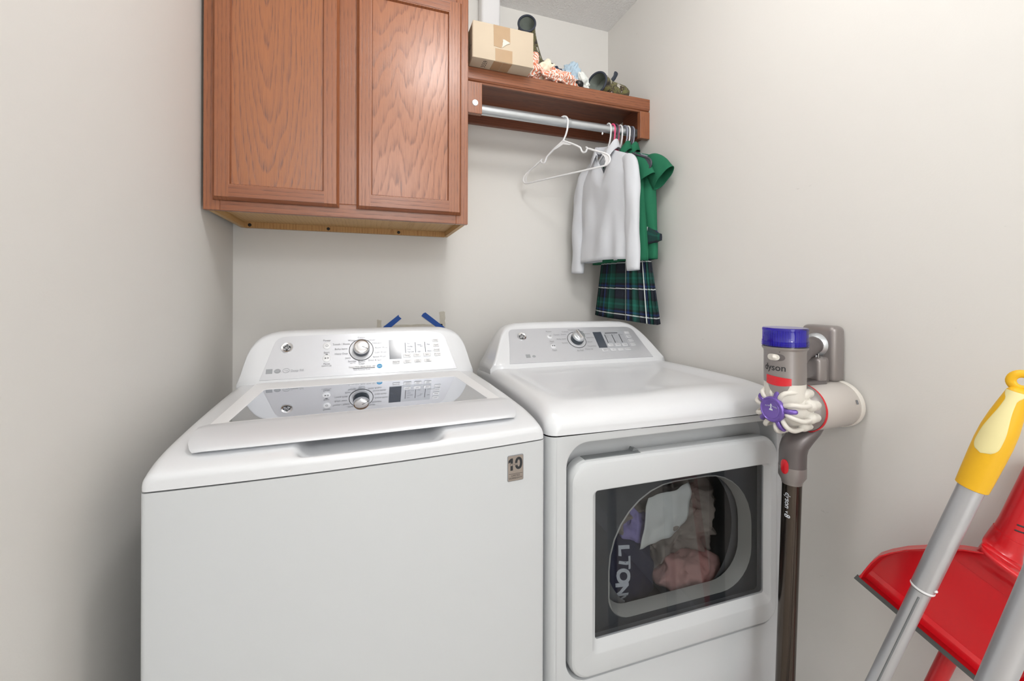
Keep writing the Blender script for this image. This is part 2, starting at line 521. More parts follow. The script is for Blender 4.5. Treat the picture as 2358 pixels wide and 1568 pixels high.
slab('floor', -0.75, 1.25, YF - 0.1, YB + 0.1, -0.1, 0.0, M['floor'])
slab('ceiling', -0.75, 1.25, YF - 0.1, YB + 0.1, ZC, ZC + 0.1, M['ceiling'])
wall_back = slab('wall_back', -0.75, 1.25, YB, YB + 0.1, 0.0, ZC, M['wall'])
slab('wall_right', XR, XR + 0.1, YF, YB, 0.0, ZC, M['wall_right'])
slab('wall_front', -0.75, 1.25, YF - 0.1, YF, 0.0, ZC, M['wall'])
lw = MB().prism([(-0.451, YB), (-0.451 + 0.0402 * (YB - YF) , YF), (-0.75, YF), (-0.75, YB)], 0.0, ZC, 'xy').build('wall_left', M['wall'], smooth=0)
struct(lw)
struct(MB().box(0.446, 0.529, 1.668, YB, 1.985, ZC, 0.012, 3, 'z').build('trim_1', M['trim']))
for nm, x0, x1, y0, y1 in (('baseboard_back', -0.44, XR - 0.013, YB - 0.012, YB), ('baseboard_right', XR - 0.012, XR, YF, YB)):
    struct(MB().box(x0, x1, y0, y1, 0.0, 0.085, 0.004, 2).build(nm, M['trim']))
# torn paint round an old opening in the drywall (flat, part of the wall)
random.seed(3)


def ragged(x0, x1, z0, z1, amp, n=9):
    P = []
    for (a, b) in (((x0, z0), (x1, z0)), ((x1, z0), (x1, z1)), ((x1, z1), (x0, z1)), ((x0, z1), (x0, z0))):
        for k in range(n):
            t = k / n
            P.append((a[0] + (b[0] - a[0]) * t + random.uniform(-amp, amp), a[1] + (b[1] - a[1]) * t + random.uniform(-amp, amp)))
    return P


for (a, b, c, d) in ((0.038, 0.056, 1.0, 1.082), (0.066, 0.30, 1.0, 1.062), (0.286, 0.310, 1.0, 1.112)):
    MB().prism(ragged(a, b, c, d, 0.0022), YB - 0.0012, YB, 'xz').build('torn_paint', M['patch'], wall_back, smooth=0)

# blue tape strips on the back wall
for lab, P in (('short blue painters tape strip on the back wall, rising to the right behind the washer', [(0.037, 1.038), (0.062, 1.053), (0.1225, 1.102), (0.123, 1.096), (0.1285, 1.0905), (0.1335, 1.0865), (0.097, 1.055), (0.072, 1.036)]),
               ('long blue painters tape strip on the back wall, falling to the right past the washer', [(0.2125, 1.0955), (0.219, 1.1055), (0.2285, 1.110), (0.372, 0.996), (0.365, 0.9935), (0.357, 0.987), (0.30, 1.028)])):
    tag(MB().prism(P, YB - 0.0026, YB - 0.0014, 'xz').build('tape_strip', M['tape'], smooth=0), lab, 'tape', 'painters tape strips on the wall')

# ------------------------------------------------------------------ wall cabinet
CX0, CX1, CYF, CZ0, CZ1 = -0.429, 0.321, 1.372, 1.4205, 2.19
cab = thing('wall_cabinet', 'stained oak two-door wall cabinet hung above the washer', 'cabinet', ((CX0 + CX1) / 2, CYF, CZ0))
CABO = Vector(cab.location)


def cb(mb, name, mat, parent=None, **kw):
    o = mb.build(name, mat, None, **kw)
    for v in o.data.vertices: v.co -= CABO
    o.parent = parent or cab
    return o


# face frame
FT = 0.019
cb(MB().box(CX0, CX0 + 0.040, CYF, CYF + FT, CZ0, CZ1, 0.0012, 1), 'stile', M['oak_v'])
cb(MB().box(CX1 - 0.040, CX1, CYF, CYF + FT, CZ0, CZ1, 0.0012, 1), 'stile', M['oak_v'])
cb(MB().box(-0.095, -0.014, CYF, CYF + FT, CZ0 + 0.04, CZ1 - 0.04, 0.0012, 1), 'stile', M['oak_v'])
cb(MB().box(CX0 + 0.040, CX1 - 0.040, CYF, CYF + FT, CZ0, CZ0 + 0.040, 0.0012, 1), 'rail', M['oak_h'])
cb(MB().box(CX0 + 0.040, CX1 - 0.040, CYF, CYF + FT, CZ1 - 0.04, CZ1, 0.0012, 1), 'rail', M['oak_h'])
# box behind the frame
cb(MB().box(CX0 + 0.004, CX0 + 0.017, CYF + FT, YB - 0.001, CZ0 + 0.002, CZ1), 'side_panel', M['pine'], smooth=0)
cb(MB().box(CX1 - 0.017, CX1 - 0.003, CYF + FT, YB - 0.001, CZ0 + 0.002, CZ1), 'side_panel', M['pine'], smooth=0)
cb(MB().box(CX0 + 0.017, CX1 - 0.017, CYF + FT, YB - 0.02, CZ0 + 0.021, CZ0 + 0.033), 'bottom_panel', M['pine'], smooth=0)
cb(MB().box(CX0 + 0.017, CX1 - 0.017, CYF + FT, YB - 0.02, CZ1 - 0.014, CZ1), 'top_panel', M['pine'], smooth=0)
cl = cb(MB().box(CX0 + 0.017, CX1 - 0.017, YB - 0.019, YB - 0.001, CZ0 + 0.001, CZ0 + 0.032), 'hanging_rail', M['pine_x'], smooth=0)
for x in (-0.395, -0.137, 0.12):
    cb(MB().lathe([(0.0, 0.0035), (0.0045, 0.0025), (0.006, 0.0)], (x, YB - 0.019, CZ0 + 0.0105), (0, -1, 0), 14), 'screw', M['black'], cl)


def cab_door(x0, x1, z0, z1, pan, hand):
    yb, yf = CYF - 0.001, CYF - 0.020
    c, fw = 0.0075, 0.041
    d = bpy.data.objects.new('door', None); COL.objects.link(d); d.parent = cab; d['label'] = hand + ' cabinet door with a flat recessed panel'

    def frustum(ax0, ax1, az0, az1, l, r, b, t):
        mb = MB()
        mid = yb - 0.006
        lp = [[(ax0, yb, az0), (ax1, yb, az0), (ax1, yb, az1), (ax0, yb, az1)],
              [(ax0, mid, az0), (ax1, mid, az0), (ax1, mid, az1), (ax0, mid, az1)],
              [(ax0 + l * c * .85, yf + 0.0015, az0 + b * c * .85), (ax1 - r * c * .85, yf + 0.0015, az0 + b * c * .85), (ax1 - r * c * .85, yf + 0.0015, az1 - t * c * .85), (ax0 + l * c * .85, yf + 0.0015, az1 - t * c * .85)],
              [(ax0 + l * c, yf, az0 + b * c), (ax1 - r * c, yf, az0 + b * c), (ax1 - r * c, yf, az1 - t * c), (ax0 + l * c, yf, az1 - t * c)]]
        return mb.loops(lp, True, True)
    cb(frustum(x0, x0 + fw, z0, z1, 1, 0, 1, 1), 'stile', M['oak_v'], d, smooth=20)
    cb(frustum(x1 - fw, x1, z0, z1, 0, 1, 1, 1), 'stile', M['oak_v'], d, smooth=20)
    cb(frustum(x0 + fw, x1 - fw, z0, z0 + fw, 0, 0, 1, 0), 'rail', M['oak_h'], d, smooth=20)
    cb(frustum(x0 + fw, x1 - fw, z1 - fw, z1, 0, 0, 0, 1), 'rail', M['oak_h'], d, smooth=20)
    # inner moulding, stepping down to the panel
    def ring(i, y): return [(x0 + fw + i, y, z0 + fw + i), (x1 - fw - i, y, z0 + fw + i), (x1 - fw - i, y, z1 - fw - i), (x0 + fw + i, y, z1 - fw - i)]
    mb = MB(); mb.loops([ring(0, yf + 0.0012), ring(0.0022, yf + 0.0015), ring(0.0048, yf + 0.008), ring(0.0050, yf + 0.0105)])
    cb(mb, 'moulding', M['oak_v'], d, smooth=20)
    cb(MB().box(x0 + fw - 0.004, x1 - fw + 0.004, yf + 0.0098, yf + 0.015, z0 + fw - 0.004, z1 - fw + 0.004), 'panel', pan, d, smooth=0)


cab_door(-0.4045, -0.079, 1.4485, 2.152, M['oak_left'], 'left')
cab_door(-0.030, 0.296, 1.4485, 2.152, M['oak_right'], 'right')

# ------------------------------------------------------------------ shelf with hanging rod
YS, ZS = 1.419, 1.9815
sh = thing('closet_shelf', 'brown wooden shelf with a steel hanging rod between cabinet and right wall', 'shelf', (0.70, YS, 1.82))
SHO = Vector(sh.location)


def sb(mb, name, mat, parent=None, **kw):
    o = mb.build(name, mat, None, **kw)
    for v in o.data.vertices: v.co -= SHO
    o.parent = parent or sh
    return o


XL = CX1 + 0.001
sb(MB().box(XL, XR, YS + 0.019, YB - 0.0005, ZS - 0.019, ZS), 'shelf_board', M['oak_dark'], smooth=0)
fr_ = MB(); fr_.prism([(YS + 0.001, ZS), (YS + 0.019, ZS), (YS + 0.019, 1.929), (YS + 0.010, 1.929), (YS + 0.008, 1.934), (YS + 0.004, 1.936), (YS, 1.941), (YS, ZS - 0.002)], XL, XR - 0.001, 'yz')
sb(fr_, 'front_rail', M['oak_h'], smooth=20)
sb(MB().box(XL, 0.382, YS - 0.001, YS + 0.019, 1.820, 1.929, 0.001, 1), 'post', M['oak_v'], smooth=20)
sb(MB().box(1.043, XR - 0.001, YS, YS + 0.0195, 1.820, 1.929, 0.001, 1), 'post', M['oak_v'], smooth=20)
sb(MB().box(XL, XR, YB - 0.019, YB - 0.0005, 1.908, ZS - 0.019), 'back_cleat', M['oak_dark'], smooth=0)
sb(MB().box(1.070, XR - 0.0005, YS + 0.0195, YS + 0.16, 1.835, ZS - 0.019), 'side_cleat', M['oak_dark'], smooth=0)
sb(MB().box(XL, XL + 0.018, YS + 0.0195, YS + 0.16, 1.835, ZS - 0.019), 'side_cleat', M['oak_dark'], smooth=0)
RY, RZ = 1.480, 1.8625
rod = MB().lathe([(0.0185, 0), (0.0185, 0.415), (0.0178, 0.417)], (XL + 0.018, RY, RZ), (1, 0, 0), 28).build('rod', M['rod_steel'], smooth=40)
rod2 = MB().lathe([(0.0162, 0.0), (0.0162, 0.40)], (0.70, RY, RZ + 0.0005), (1, 0, 0), 28)
for o in (rod, sb(rod2, 'rod', M['rod_steel'], smooth=40)):
    if o is rod:
        for v in o.data.vertices: v.co -= SHO
        o.parent = sh
sb(MB().lathe([(0.0005, 0.003), (0.0085, 0.003), (0.0095, 0.0034), (0.0105, 0.003), (0.0112, 0.0)], (0.3565, YS - 0.001, 1.8555), (0, -1, 0), 32), 'cap', M['white_plastic'], label='round white cap on the left post', smooth=40)
sb(MB().lathe([(0.0012, 0.010), (0.0032, 0.007), (0.0036, 0.003), (0.0015, 0.0), (0.0015, -0.004)], (0.905, RY, RZ - 0.0165), (0, 0, -1), 12), 'screw', M['white_plastic'], smooth=40)

# ------------------------------------------------------------------ washer
ws = thing('washing_machine', 'white top-load washing machine under the oak cabinet, glass lid closed', 'washer', (0.015, 0.80, 0), radians(1.666))
HW = 0.343
bow = lambda x, a, hw=HW, cx=0.0: -a * max(0.0, 1 - ((x - cx) / hw) ** 2)
out = [(-HW, 0.70), (-HW, 0.008)]
for k in range(5): out.append((-HW + 0.008 - 0.008 * cos(radians(22.5 * k)), 0.008 - 0.008 * sin(radians(22.5 * k))))
for k in range(1, 24):
    x = -HW + 0.008 + (2 * HW - 0.016) * k / 24; out.append((x, bow(x, 0.014)))
for k in range(5): out.append((HW - 0.008 + 0.008 * sin(radians(22.5 * k)), 0.008 - 0.008 * cos(radians(22.5 * k))))
out += [(HW, 0.70)]
MB().prism(out, 0.02, 0.8795, 'xy').build('body', M['enamel_side'], ws, smooth=25)
MB().prism([(x * 0.99, y * 0.98 + 0.006) for x, y in out], 0.878, 0.884, 'xy').build('seam', M['gap'], ws, smooth=25)
for sx in (-1, 1):
    for y in (0.06, 0.64):
        MB().lathe([(0.022, 0.0), (0.022, 0.012), (0.010, 0.014), (0.010, 0.03)], (sx * 0.29, y, 0.0), (0, 0, 1), 16).build('foot', M['black'], ws)


def top_cover(prof, hw0, hw1, rs, crown, bowa, cx, rc, dip):
    rows = []
    P = spline([(y, z, 0) for y, z in prof], 5)
    zb = prof[0][1]
    nx = 96
    for p in P:
        y, z = p.x, p.y
        inset = rc - sqrt(max(0.0, rc * rc - (rc - y) ** 2)) if y < rc else 0.0
        x0, x1 = hw0 + inset, hw1 - inset
        r = min(rs, max(1e-4, z - zb))
        pts = [(x0, zb)]
        for k in range(6):
            a = radians(90 * k / 5); pts.append((x0 + r - r * cos(a), z - r + r * sin(a)))
        for k in range(1, nx):
            pts.append((x0 + r + (x1 - x0 - 2 * r) * k / nx, z))
        for k in range(6):
            a = radians(90 * (5 - k) / 5); pts.append((x1 - r + r * cos(a), z - r + r * sin(a)))
        pts.append((x1, zb))
        row = []
        for x, zz in pts:
            q = max(0.0, 1 - ((x - cx) / (0.5 * (hw1 - hw0))) ** 2)
            yy = y + bow(x, bowa, 0.5 * (hw1 - hw0), cx) * max(0.0, 1 - y / 0.20)
            if zz > zb + 1e-5: zz = zz + crown * q * smoothstep(0.0, 0.10, y) - dip(x, y)
            row.append((x, yy, zz))
        rows.append(row)
    return rows


WP = [(0, 0.882), (0.0002, 0.892), (0.0006, 0.900), (0.004, 0.9065), (0.012, 0.9110), (0.026, 0.9155), (0.05, 0.9205), (0.10, 0.9255), (0.2, 0.9290), (0.33, 0.9310), (0.45, 0.9310), (0.56, 0.930), (0.63, 0.928), (0.70, 0.925)]
def wdip(x, y): return 0.024 * smoothstep(0.137, 0.108, abs(x)) * smoothstep(0.003, 0.026, y) * smoothstep(0.13, 0.10, y)
mb = MB(); R_ = top_cover(WP, -HW, HW, 0.020, 0.004, 0.014, 0.0, 0.010, wdip)
mb.grid(R_); mb.build('top_cover', M['enamel'], ws, smooth=40, fix=True)

lid = bpy.data.objects.new('lid', None); COL.objects.link(lid); lid.parent = ws; lid['label'] = 'flat white lid framing a dark mirror-like glass'
def lz(y): return 0.9425 - 0.012 * (y - 0.14)
def lring(x0, x1, y0, y1, r, dz, xb=None): return [(x, y, lz(y) + dz) for x, y in rrect(x0, x1, y0, y1, r, 5)]
def lring2(dx, dz):
    L = []
    for x, y in rrect(-0.260 - dx, 0.260 + dx, 0.139 - dx, 0.440 + dx, 0.010, 5):
        t = (y - 0.139) / 0.301
        L.append((x * (1 - 0.035 * t), y, lz(y) + dz))
    return L
mb = MB(); mb.loops([lring(-0.289, 0.289, 0.098, 0.530, 0.015, -0.012), lring(-0.289, 0.289, 0.098, 0.530, 0.015, -0.002), lring(-0.287, 0.287, 0.100, 0.528, 0.013, 0.0), lring2(0.004, 0.0), lring2(0.001, -0.0012), lring2(0.0, -0.004)])
mb.build('lid_frame', M['white_plastic'], lid, smooth=30)
mb = MB(); mb.loops([lring2(0.0008, -0.0016), lring2(0.0008, -0.0040)], True, True)
mb.build('lid_glass', M['lid_glass'], lid, smooth=0)
mb = MB(); mb.loops([lring2(0.02, -0.008), lring2(0.02, -0.0095)], True, True)
mb.build('lid_liner', M['drum_plate'], lid, smooth=0)
sec = [(0.127, 0.9425, .3035), (0.124, 0.9445, .3035), (0.10, 0.9445, .3025), (0.075, 0.9420, .3005), (0.052, 0.9372, .297), (0.038, 0.9315, .2925), (0.0325, 0.9285, .289), (0.0305, 0.9262, .2865), (0.0335, 0.9245, .2865), (0.060, 0.9240, .293), (0.127, 0.9260, .30)]
rows = []
for y, z, hw in sec:
    row = []
    for k in range(41):
        u = -1 + 2 * k / 40
        e = 1 - 0.0 * abs(u)
        x = hw * sin(u * pi / 2) if False else hw * u
        cr = max(0.0, (abs(u) - 0.965) / 0.035)
        row.append((x, y + bow(x, 0.010) * smoothstep(0.13, 0.03, y) + 0.006 * cr * smoothstep(0.06, 0.03, y), z - 0.003 * cr * cr))
    rows.append(row)
mb = MB(); V = mb.grid(rows, close_v=True)
mb.bm.faces.new([r[0] for r in V]); mb.bm.faces.new([r[-1] for r in reversed(V)])
mb.build('lid_handle', M['silver'], lid, smooth=40, label='satin silver handle bar along the lid front')


def console(parent, xs_top, y0, z0, slope, yback, cx, zbase, xend):
    """white control hood: stations across x, profile from the front foot over the top to the back"""
    rows = []
    N = 72
    for i in range(N + 1):
        a = -1 + 2 * i / N
        # denser near the ends
        x = cx + xend * (sin(a * pi / 2) * 0.55 + a * 0.45)
        ax = abs(x - cx)
        zt = None
        for (xa, za), (xb, zb_) in zip(xs_top, xs_top[1:]):
            if xa <= ax <= xb: zt = za + (zb_ - za) * (ax - xa) / (xb - xa); break
        if zt is None: zt = xs_top[-1][1]
        e = max(0.0, (ax - (xend - 0.05)) / 0.05)
        off = 0.016 * e * e
        ze = min(z0, zt - 0.002); zf = max(ze, zt - 0.013)
        yt = y0 + (zf - ze) * slope
        row = [(x, y0 - 0.004 + off, zbase), (x, y0 + off, ze - 0.001)]
        for k in range(1, 7): row.append((x, y0 + (yt - y0) * k / 6 + off, ze + (zf - ze) * k / 6))
        rr = max(0.0, zt - zf)
        for k in range(1, 6):
            b = radians(90 * k / 5); row.append((x, yt + off + 0.6 * rr * k / 5 + 1.0 * rr * (1 - cos(b)), zf + rr * sin(b)))
        yb_ = max(yback, yt + 0.03)
        row += [(x, (yt + yb_) / 2 + 0.01, zt), (x, yb_ - 0.012, zt - 0.001), (x, yb_, max(zbase, zt - 0.014)), (x, yb_, zbase)]
        rows.append(row)
    mb = MB(); V = mb.grid(rows)
    mb.bm.faces.new(V[0]); mb.bm.faces.new(list(reversed(V[-1])))
    return mb


def face_matrix(o, d):
    S = Vector((1, 0, 0)); T = Vector((0, d[0], d[1])).normalized(); N = S.cross(T)
    m = Matrix((S, T, N)).transposed().to_4x4(); m.translation = Vector(o); return m


def plate(m, pts, h0, h1, mat, name, parent, bev=0.0, smooth=30, label=None):
    mb = MB()
    n = len(pts)
    cx = sum(p[0] for p in pts) / n; cy = sum(p[1] for p in pts) / n
    mx = max(abs(p[0] - cx) for p in pts); my = max(abs(p[1] - cy) for p in pts)
    def L(h, i): return [tuple(m @ Vector((cx + (p[0] - cx) * (1 - i / mx), cy + (p[1] - cy) * (1 - i / my), h))) for p in pts]
    lp = [L(h0, 0), L(h1 - bev, 0)]
    if bev: lp += [L(h1 - bev * 0.3, bev * 0.3), L(h1, bev)]
    mb.loops(lp, True, True)
    return mb.build(name, mat, parent, smooth=smooth, label=label)


def on_face(m, h): return m @ Matrix.Translation((0, 0, h))


def badge(m, s, t, parent, r=0.0165):
    O = m @ Vector((s, t, 0)); A = m.to_3x3() @ Vector((0, 0, 1))
    b = MB().lathe([(r * 1.0, 0.0), (r * 1.0, 0.002), (r * .93, 0.0035), (r * .80, 0.0032), (r * .74, 0.0024), (0.0001, 0.0024)], O, A, 36).build('badge', M['chrome'], parent, smooth=40, label='round chrome maker badge with script monogram')
    MB().lathe([(r * .62, 0.0020), (r * .62, 0.0029), (0.0001, 0.0029)], O, A, 32).build('badge_field', M['print_dark'], parent, smooth=40)
    k = r * 0.62
    def cu(pts): return [m @ Vector((s + a * k, t + c * k, 0.0033)) for a, c in pts]
    mb = MB()
    G = [(-.10, .42), (-.25, .62), (-.48, .58), (-.60, .30), (-.52, .02), (-.30, -.08), (-.12, .08), (-.20, .26), (-.08, -.10), (-.14, -.48), (-.38, -.62), (-.58, -.46), (-.50, -.26), (-.30, -.30)]
    E_ = [(.62, .40), (.50, .64), (.26, .60), (.18, .36), (.34, .18), (.46, .16), (.24, .06), (.10, -.20), (.22, -.54), (.48, -.60), (.66, -.36), (.50, -.16), (.38, -.28)]
    for pts in (G, E_): mb.tube(spline([tuple(c) for c in cu(pts)], 4), 0.00062 * r / 0.0165, 6)
    for q in range(4):
        a0 = radians(45 + 90 * q)
        mb.tube([m @ Vector((s + k * 0.92 * cos(a0 + radians(d)), t + k * 0.92 * sin(a0 + radians(d)), 0.0033)) for d in range(-38, 39, 8)], [0.0001 + 0.0007 * r / 0.0165 * (1 - abs(d) / 42) for d in range(-38, 39, 8)], 6)
    mb.build('monogram', M['white_plastic'], parent, smooth=60)


def dial(m, s, t, parent, ridge=0.0, angle=0.0):
    O = m @ Vector((s, t, 0)); A = (m.to_3x3() @ Vector((0, 0, 1))); X = m.to_3x3() @ Vector((1, 0, 0))
    k = bpy.data.objects.new('dial', None); COL.objects.link(k); k.parent = parent
    k = MB().lathe([(0.0225, 0.001), (0.0240, 0.002), (0.0245, 0.012), (0.0235, 0.021), (0.0, 0.021)], O, A, 40, X).build('dial', M['knob_side'], parent, smooth=40, label='round dial, dark band under a silver face')
    MB().lathe([(0.0362, 0.0), (0.0362, 0.0014), (0.0350, 0.0014), (0.0350, 0.0008)], O, A, 48, X).build('dial_ring', M['print_dark'], parent, smooth=0)
    MB().lathe([(0.0350, 0.0003), (0.0340, 0.0012), (0.026, 0.0012), (0.0001, 0.0012)], O, A, 48, X).build('dial_seat', M['silver'], parent, smooth=40)
    MB().lathe([(0.0236, 0.0205), (0.0240, 0.0225), (0.0232, 0.0265), (0.0215, 0.0290), (0.018, 0.0302), (0.010, 0.0306), (0.0001, 0.0307)], O, A, 40, X).build('dial_face', M['chrome'] if not ridge else M['rod_steel'], parent, smooth=40)
    ca, sa = cos(angle), sin(angle)
    def pt(a, c, h): return m @ Vector((s + a * ca - c * sa, t + a * sa + c * ca, h))
    mb = MB(); lp = []
    for h in (0.0300, 0.0312): lp.append([pt(0.002, -0.0007, h), pt(0.0215, -0.0007, h - 0.0008), pt(0.0215, 0.0007, h - 0.0008), pt(0.002, 0.0007, h)])
    mb.loops(lp, True, True); mb.build('pointer', M['print_dark'], parent, smooth=0)
    if ridge:
        mb = MB(); lp = []
        for h, w, l in ((0.028, 0.0075, 0.0225), (0.036, 0.0065, 0.0215), (0.0395, 0.0045, 0.0195), (0.0400, 0.002, 0.018)):
            lp.append([tuple(pt(x, y, h)) for x, y in rrect(-l, l, -w, w, w * 0.8, 4)])
        mb.loops(lp, True, True); mb.build('dial_grip', M['chrome'], parent, smooth=40)


def buttons(m, parent, rects, mat, name='button', h=0.0022):
    for (s, t, w, hh) in rects:
        plate(m, rrect(s - w / 2, s + w / 2, t - hh / 2, t + hh / 2, 0.0022, 3), 0.0008, h, mat, name, parent, 0.0006)


def label_print(m, items, parent, mat, h=0.0016, name='lettering'):
    text_obj(name, items, mat, parent, on_face(m, h))


# washer hood
WX = [(0, 1.0735), (0.20, 1.0725), (0.245, 1.0705), (0.268, 1.0665), (0.287, 1.059), (0.303, 1.047), (0.315, 1.031), (0.323, 1.012), (0.328, 0.990), (0.334, 0.960), (0.340, 0.938), (0.344, 0.928)]
wc = console(ws, WX, 0.548, 0.938, 0.598, 0.695, 0.0, 0.896, 0.342).build('control_hood', M['enamel'], ws, smooth=45)
FW = face_matrix((0, 0.55, 0.9395), (0.07, 0.117))
FH = 0.0022
pts = [(-0.2835, 0.001), (0.2835, 0.001), (0.276, 0.030), (0.265, 0.072), (0.257, 0.105)]
arc = [(0.253, 0.118), (0.246, 0.128), (0.235, 0.1335), (0.222, 0.1355)]
top = [(0.15, 0.1375), (0.05, 0.1385), (-0.05, 0.1385), (-0.15, 0.1375)]
pts += arc + top + [(-a, b) for a, b in reversed(arc)] + [(-0.257, 0.105), (-0.265, 0.072), (-0.276, 0.030)]
plate(FW, pts, -0.004, FH, M['silver_face'], 'face_panel', wc, 0.0006, 20)
FWp = on_face(FW, FH)
badge(FWp, -0.2205, 0.0985, wc)
dial(FWp, -0.0125, 0.0815, wc, angle=radians(-28))
for t in (0.0998, 0.0583):
    O = FWp @ Vector((-0.1118, t, 0)); A = FWp.to_3x3() @ Vector((0, 0, 1))
    MB().lathe([(0.0115, 0.0), (0.0112, 0.0009), (0.0098, 0.0018), (0.0001, 0.0022)], O, A, 28).build('round_button', M['white_plastic'], wc, smooth=40)
plate(FWp, rrect(0.0700, 0.2035, 0.0435, 0.1125, 0.002, 3), 0.0, 0.0006, M['panel_grey'], 'display_surround', wc)
plate(FWp, rrect(0.0712, 0.1085, 0.0455, 0.1115, 0.001, 2), 0.0, 0.0011, M['lcd'], 'display', wc)
buttons(FWp, wc, [(0.1257, 0.0545, 0.023, 0.0115), (0.1578, 0.0548, 0.023, 0.0115), (0.190, 0.055, 0.023, 0.0115), (0.0909, 0.0342, 0.023, 0.011), (0.126, 0.0345, 0.025, 0.012), (0.1589, 0.035, 0.023, 0.011), (0.191, 0.0352, 0.023, 0.011), (0.2216, 0.1051, 0.021, 0.0115), (0.2222, 0.0875, 0.021, 0.0115), (0.2230, 0.0702, 0.021, 0.0115), (0.2241, 0.0545, 0.021, 0.0115)], M['white_plastic'])
sz = 0.0078
label_print(FWp, [('Power', -0.112, 0.1172, 0.0085, 'CENTER'), ('Start', -0.112, 0.0770, 0.0085, 'CENTER'), ('Pause', -0.111, 0.0405, 0.0078, 'CENTER'), ('(Unlock Lid)', -0.111, 0.0340, 0.0055, 'CENTER'),
                  ('Colors', -0.0125, 0.1235, sz, 'CENTER'), ('Whites', -0.029, 0.1145, sz, 'RIGHT'), ('Towels / Sheets', -0.0460, 0.1030, sz, 'RIGHT'), ('Bulky Items', -0.0530, 0.0870, sz, 'RIGHT'), ('Heavy Duty', -0.0520, 0.0710, sz, 'RIGHT'), ('Jeans', -0.0435, 0.0560, sz, 'RIGHT'), ('Sanitize', -0.0275, 0.0445, sz, 'RIGHT'), ('with Oxi', -0.0295, 0.0385, 0.0045, 'RIGHT'), ('Basket', -0.0115, 0.0422, sz, 'CENTER'), ('Clean', -0.0115, 0.0350, sz, 'CENTER'),
                  ('Casuals', 0.006, 0.1145, sz, 'LEFT'), ('Delicates', 0.020, 0.1030, sz, 'LEFT'), ('Active Wear', 0.0275, 0.0865, sz, 'LEFT'), ('Cold Wash', 0.0270, 0.0705, sz, 'LEFT'), ('Speed Wash', 0.0210, 0.0560, sz, 'LEFT'), ('Drain & Spin', 0.0070, 0.0448, sz, 'LEFT'),
                  ('Tomato', -0.041, 0.0247, 0.0055, 'CENTER'), ('Wine', -0.025, 0.0250, 0.0055, 'CENTER'), ('Blood', -0.0085, 0.0253, 0.0055, 'CENTER'), ('Grass', 0.0085, 0.0256, 0.0055, 'CENTER'), ('Dirt', 0.0245, 0.0259, 0.0055, 'CENTER'), ('Stain Removal Guide', -0.011, 0.0160, 0.0058, 'CENTER'),
                  ('Soil', 0.147, 0.0855, 0.0055, 'RIGHT'), ('Spin', 0.178, 0.0855, 0.0055, 'RIGHT'), ('Hot', 0.1275, 0.096, 0.0055, 'LEFT'), ('Warm', 0.1275, 0.086, 0.0055, 'LEFT'), ('Cold', 0.1275, 0.076, 0.0055, 'LEFT'), ('Tap Cold', 0.1275, 0.067, 0.0055, 'LEFT'), ('Heavy', 0.160, 0.091, 0.0055, 'LEFT'), ('Light', 0.160, 0.067, 0.0055, 'LEFT'), ('Max', 0.192, 0.091, 0.0055, 'LEFT'), ('No Spin', 0.192, 0.067, 0.0055, 'LEFT')], wc, M['print'])
label_print(FWp, [('Temp', 0.1257, 0.0545, 0.0062, 'CENTER'), ('Soil', 0.1578, 0.0548, 0.0062, 'CENTER'), ('Spin', 0.190, 0.055, 0.0062, 'CENTER'), ('Deep Fill', 0.0909, 0.0342, 0.0056, 'CENTER'), ('Warm', 0.126, 0.0362, 0.0052, 'CENTER'), ('Rinse', 0.126, 0.0312, 0.0052, 'CENTER'), ('2nd', 0.1589, 0.0367, 0.0052, 'CENTER'), ('Rinse', 0.1589, 0.0317, 0.0052, 'CENTER'), ('Stain', 0.191, 0.037, 0.0052, 'CENTER'), ('Care', 0.191, 0.0320, 0.0052, 'CENTER'), ('Delay', 0.2216, 0.1051, 0.0056, 'CENTER'), ('Signal', 0.2222, 0.0875, 0.0056, 'CENTER'), ('Settings', 0.2230, 0.0702, 0.0056, 'CENTER'), ('My Cycle', 0.2241, 0.0545, 0.0050, 'CENTER')], wc, M['print'], 0.0027)
label_print(FWp, [('Deep Fill', -0.2065, 0.0245, 0.0095, 'LEFT')], wc, M['print_faint'])
mb = MB()
for (a, b, c, d) in ((0.1215, 0.064, 0.1228, 0.100), (0.1535, 0.064, 0.1548, 0.100), (0.1850, 0.064, 0.1863, 0.100), (-0.115, 0.0708, -0.1085, 0.0718), (-0.0372, 0.0200, 0.0262, 0.0210)):
    lp = [[tuple(FWp @ Vector((x, y, h))) for x, y in ((a, b), (c, b), (c, d), (a, d))] for h in (0.0008, 0.0016)]
    mb.loops(lp, True, True)
O = FWp @ Vector((-0.114, 0.0583, 0))
for tri in ([(-0.1165, 0.0560), (-0.1120, 0.0585), (-0.1165, 0.0610)], [(-0.1095, 0.0562), (-0.1083, 0.0562), (-0.1083, 0.0608), (-0.1095, 0.0608)], [(-0.1070, 0.0562), (-0.1058, 0.0562), (-0.1058, 0.0608), (-0.1070, 0.0608)]):
    mb.loops([[tuple(FWp @ Vector((x, y, h))) for x, y in tri] for h in (0.0018, 0.0027)], True, True)
rg = [FWp @ Vector((-0.1118 + 0.0032 * sin(radians(a)), 0.0995 + 0.0032 * cos(radians(a)), 0.0025)) for a in range(35, 326, 15)]
mb.tube(rg, 0.00045, 5); mb.tube([FWp @ Vector((-0.1118, 0.0995 + d, 0.0025)) for d in (0.0015, 0.0042)], 0.00045, 5)
mb.build('printed_marks', M['print_dark'], wc, smooth=0)
plate(FWp, rrect(-0.0465, 0.0285, 0.0215, 0.0285, 0.001, 2), 0.0, 0.0004, M['white_plastic'], 'sticker', wc)
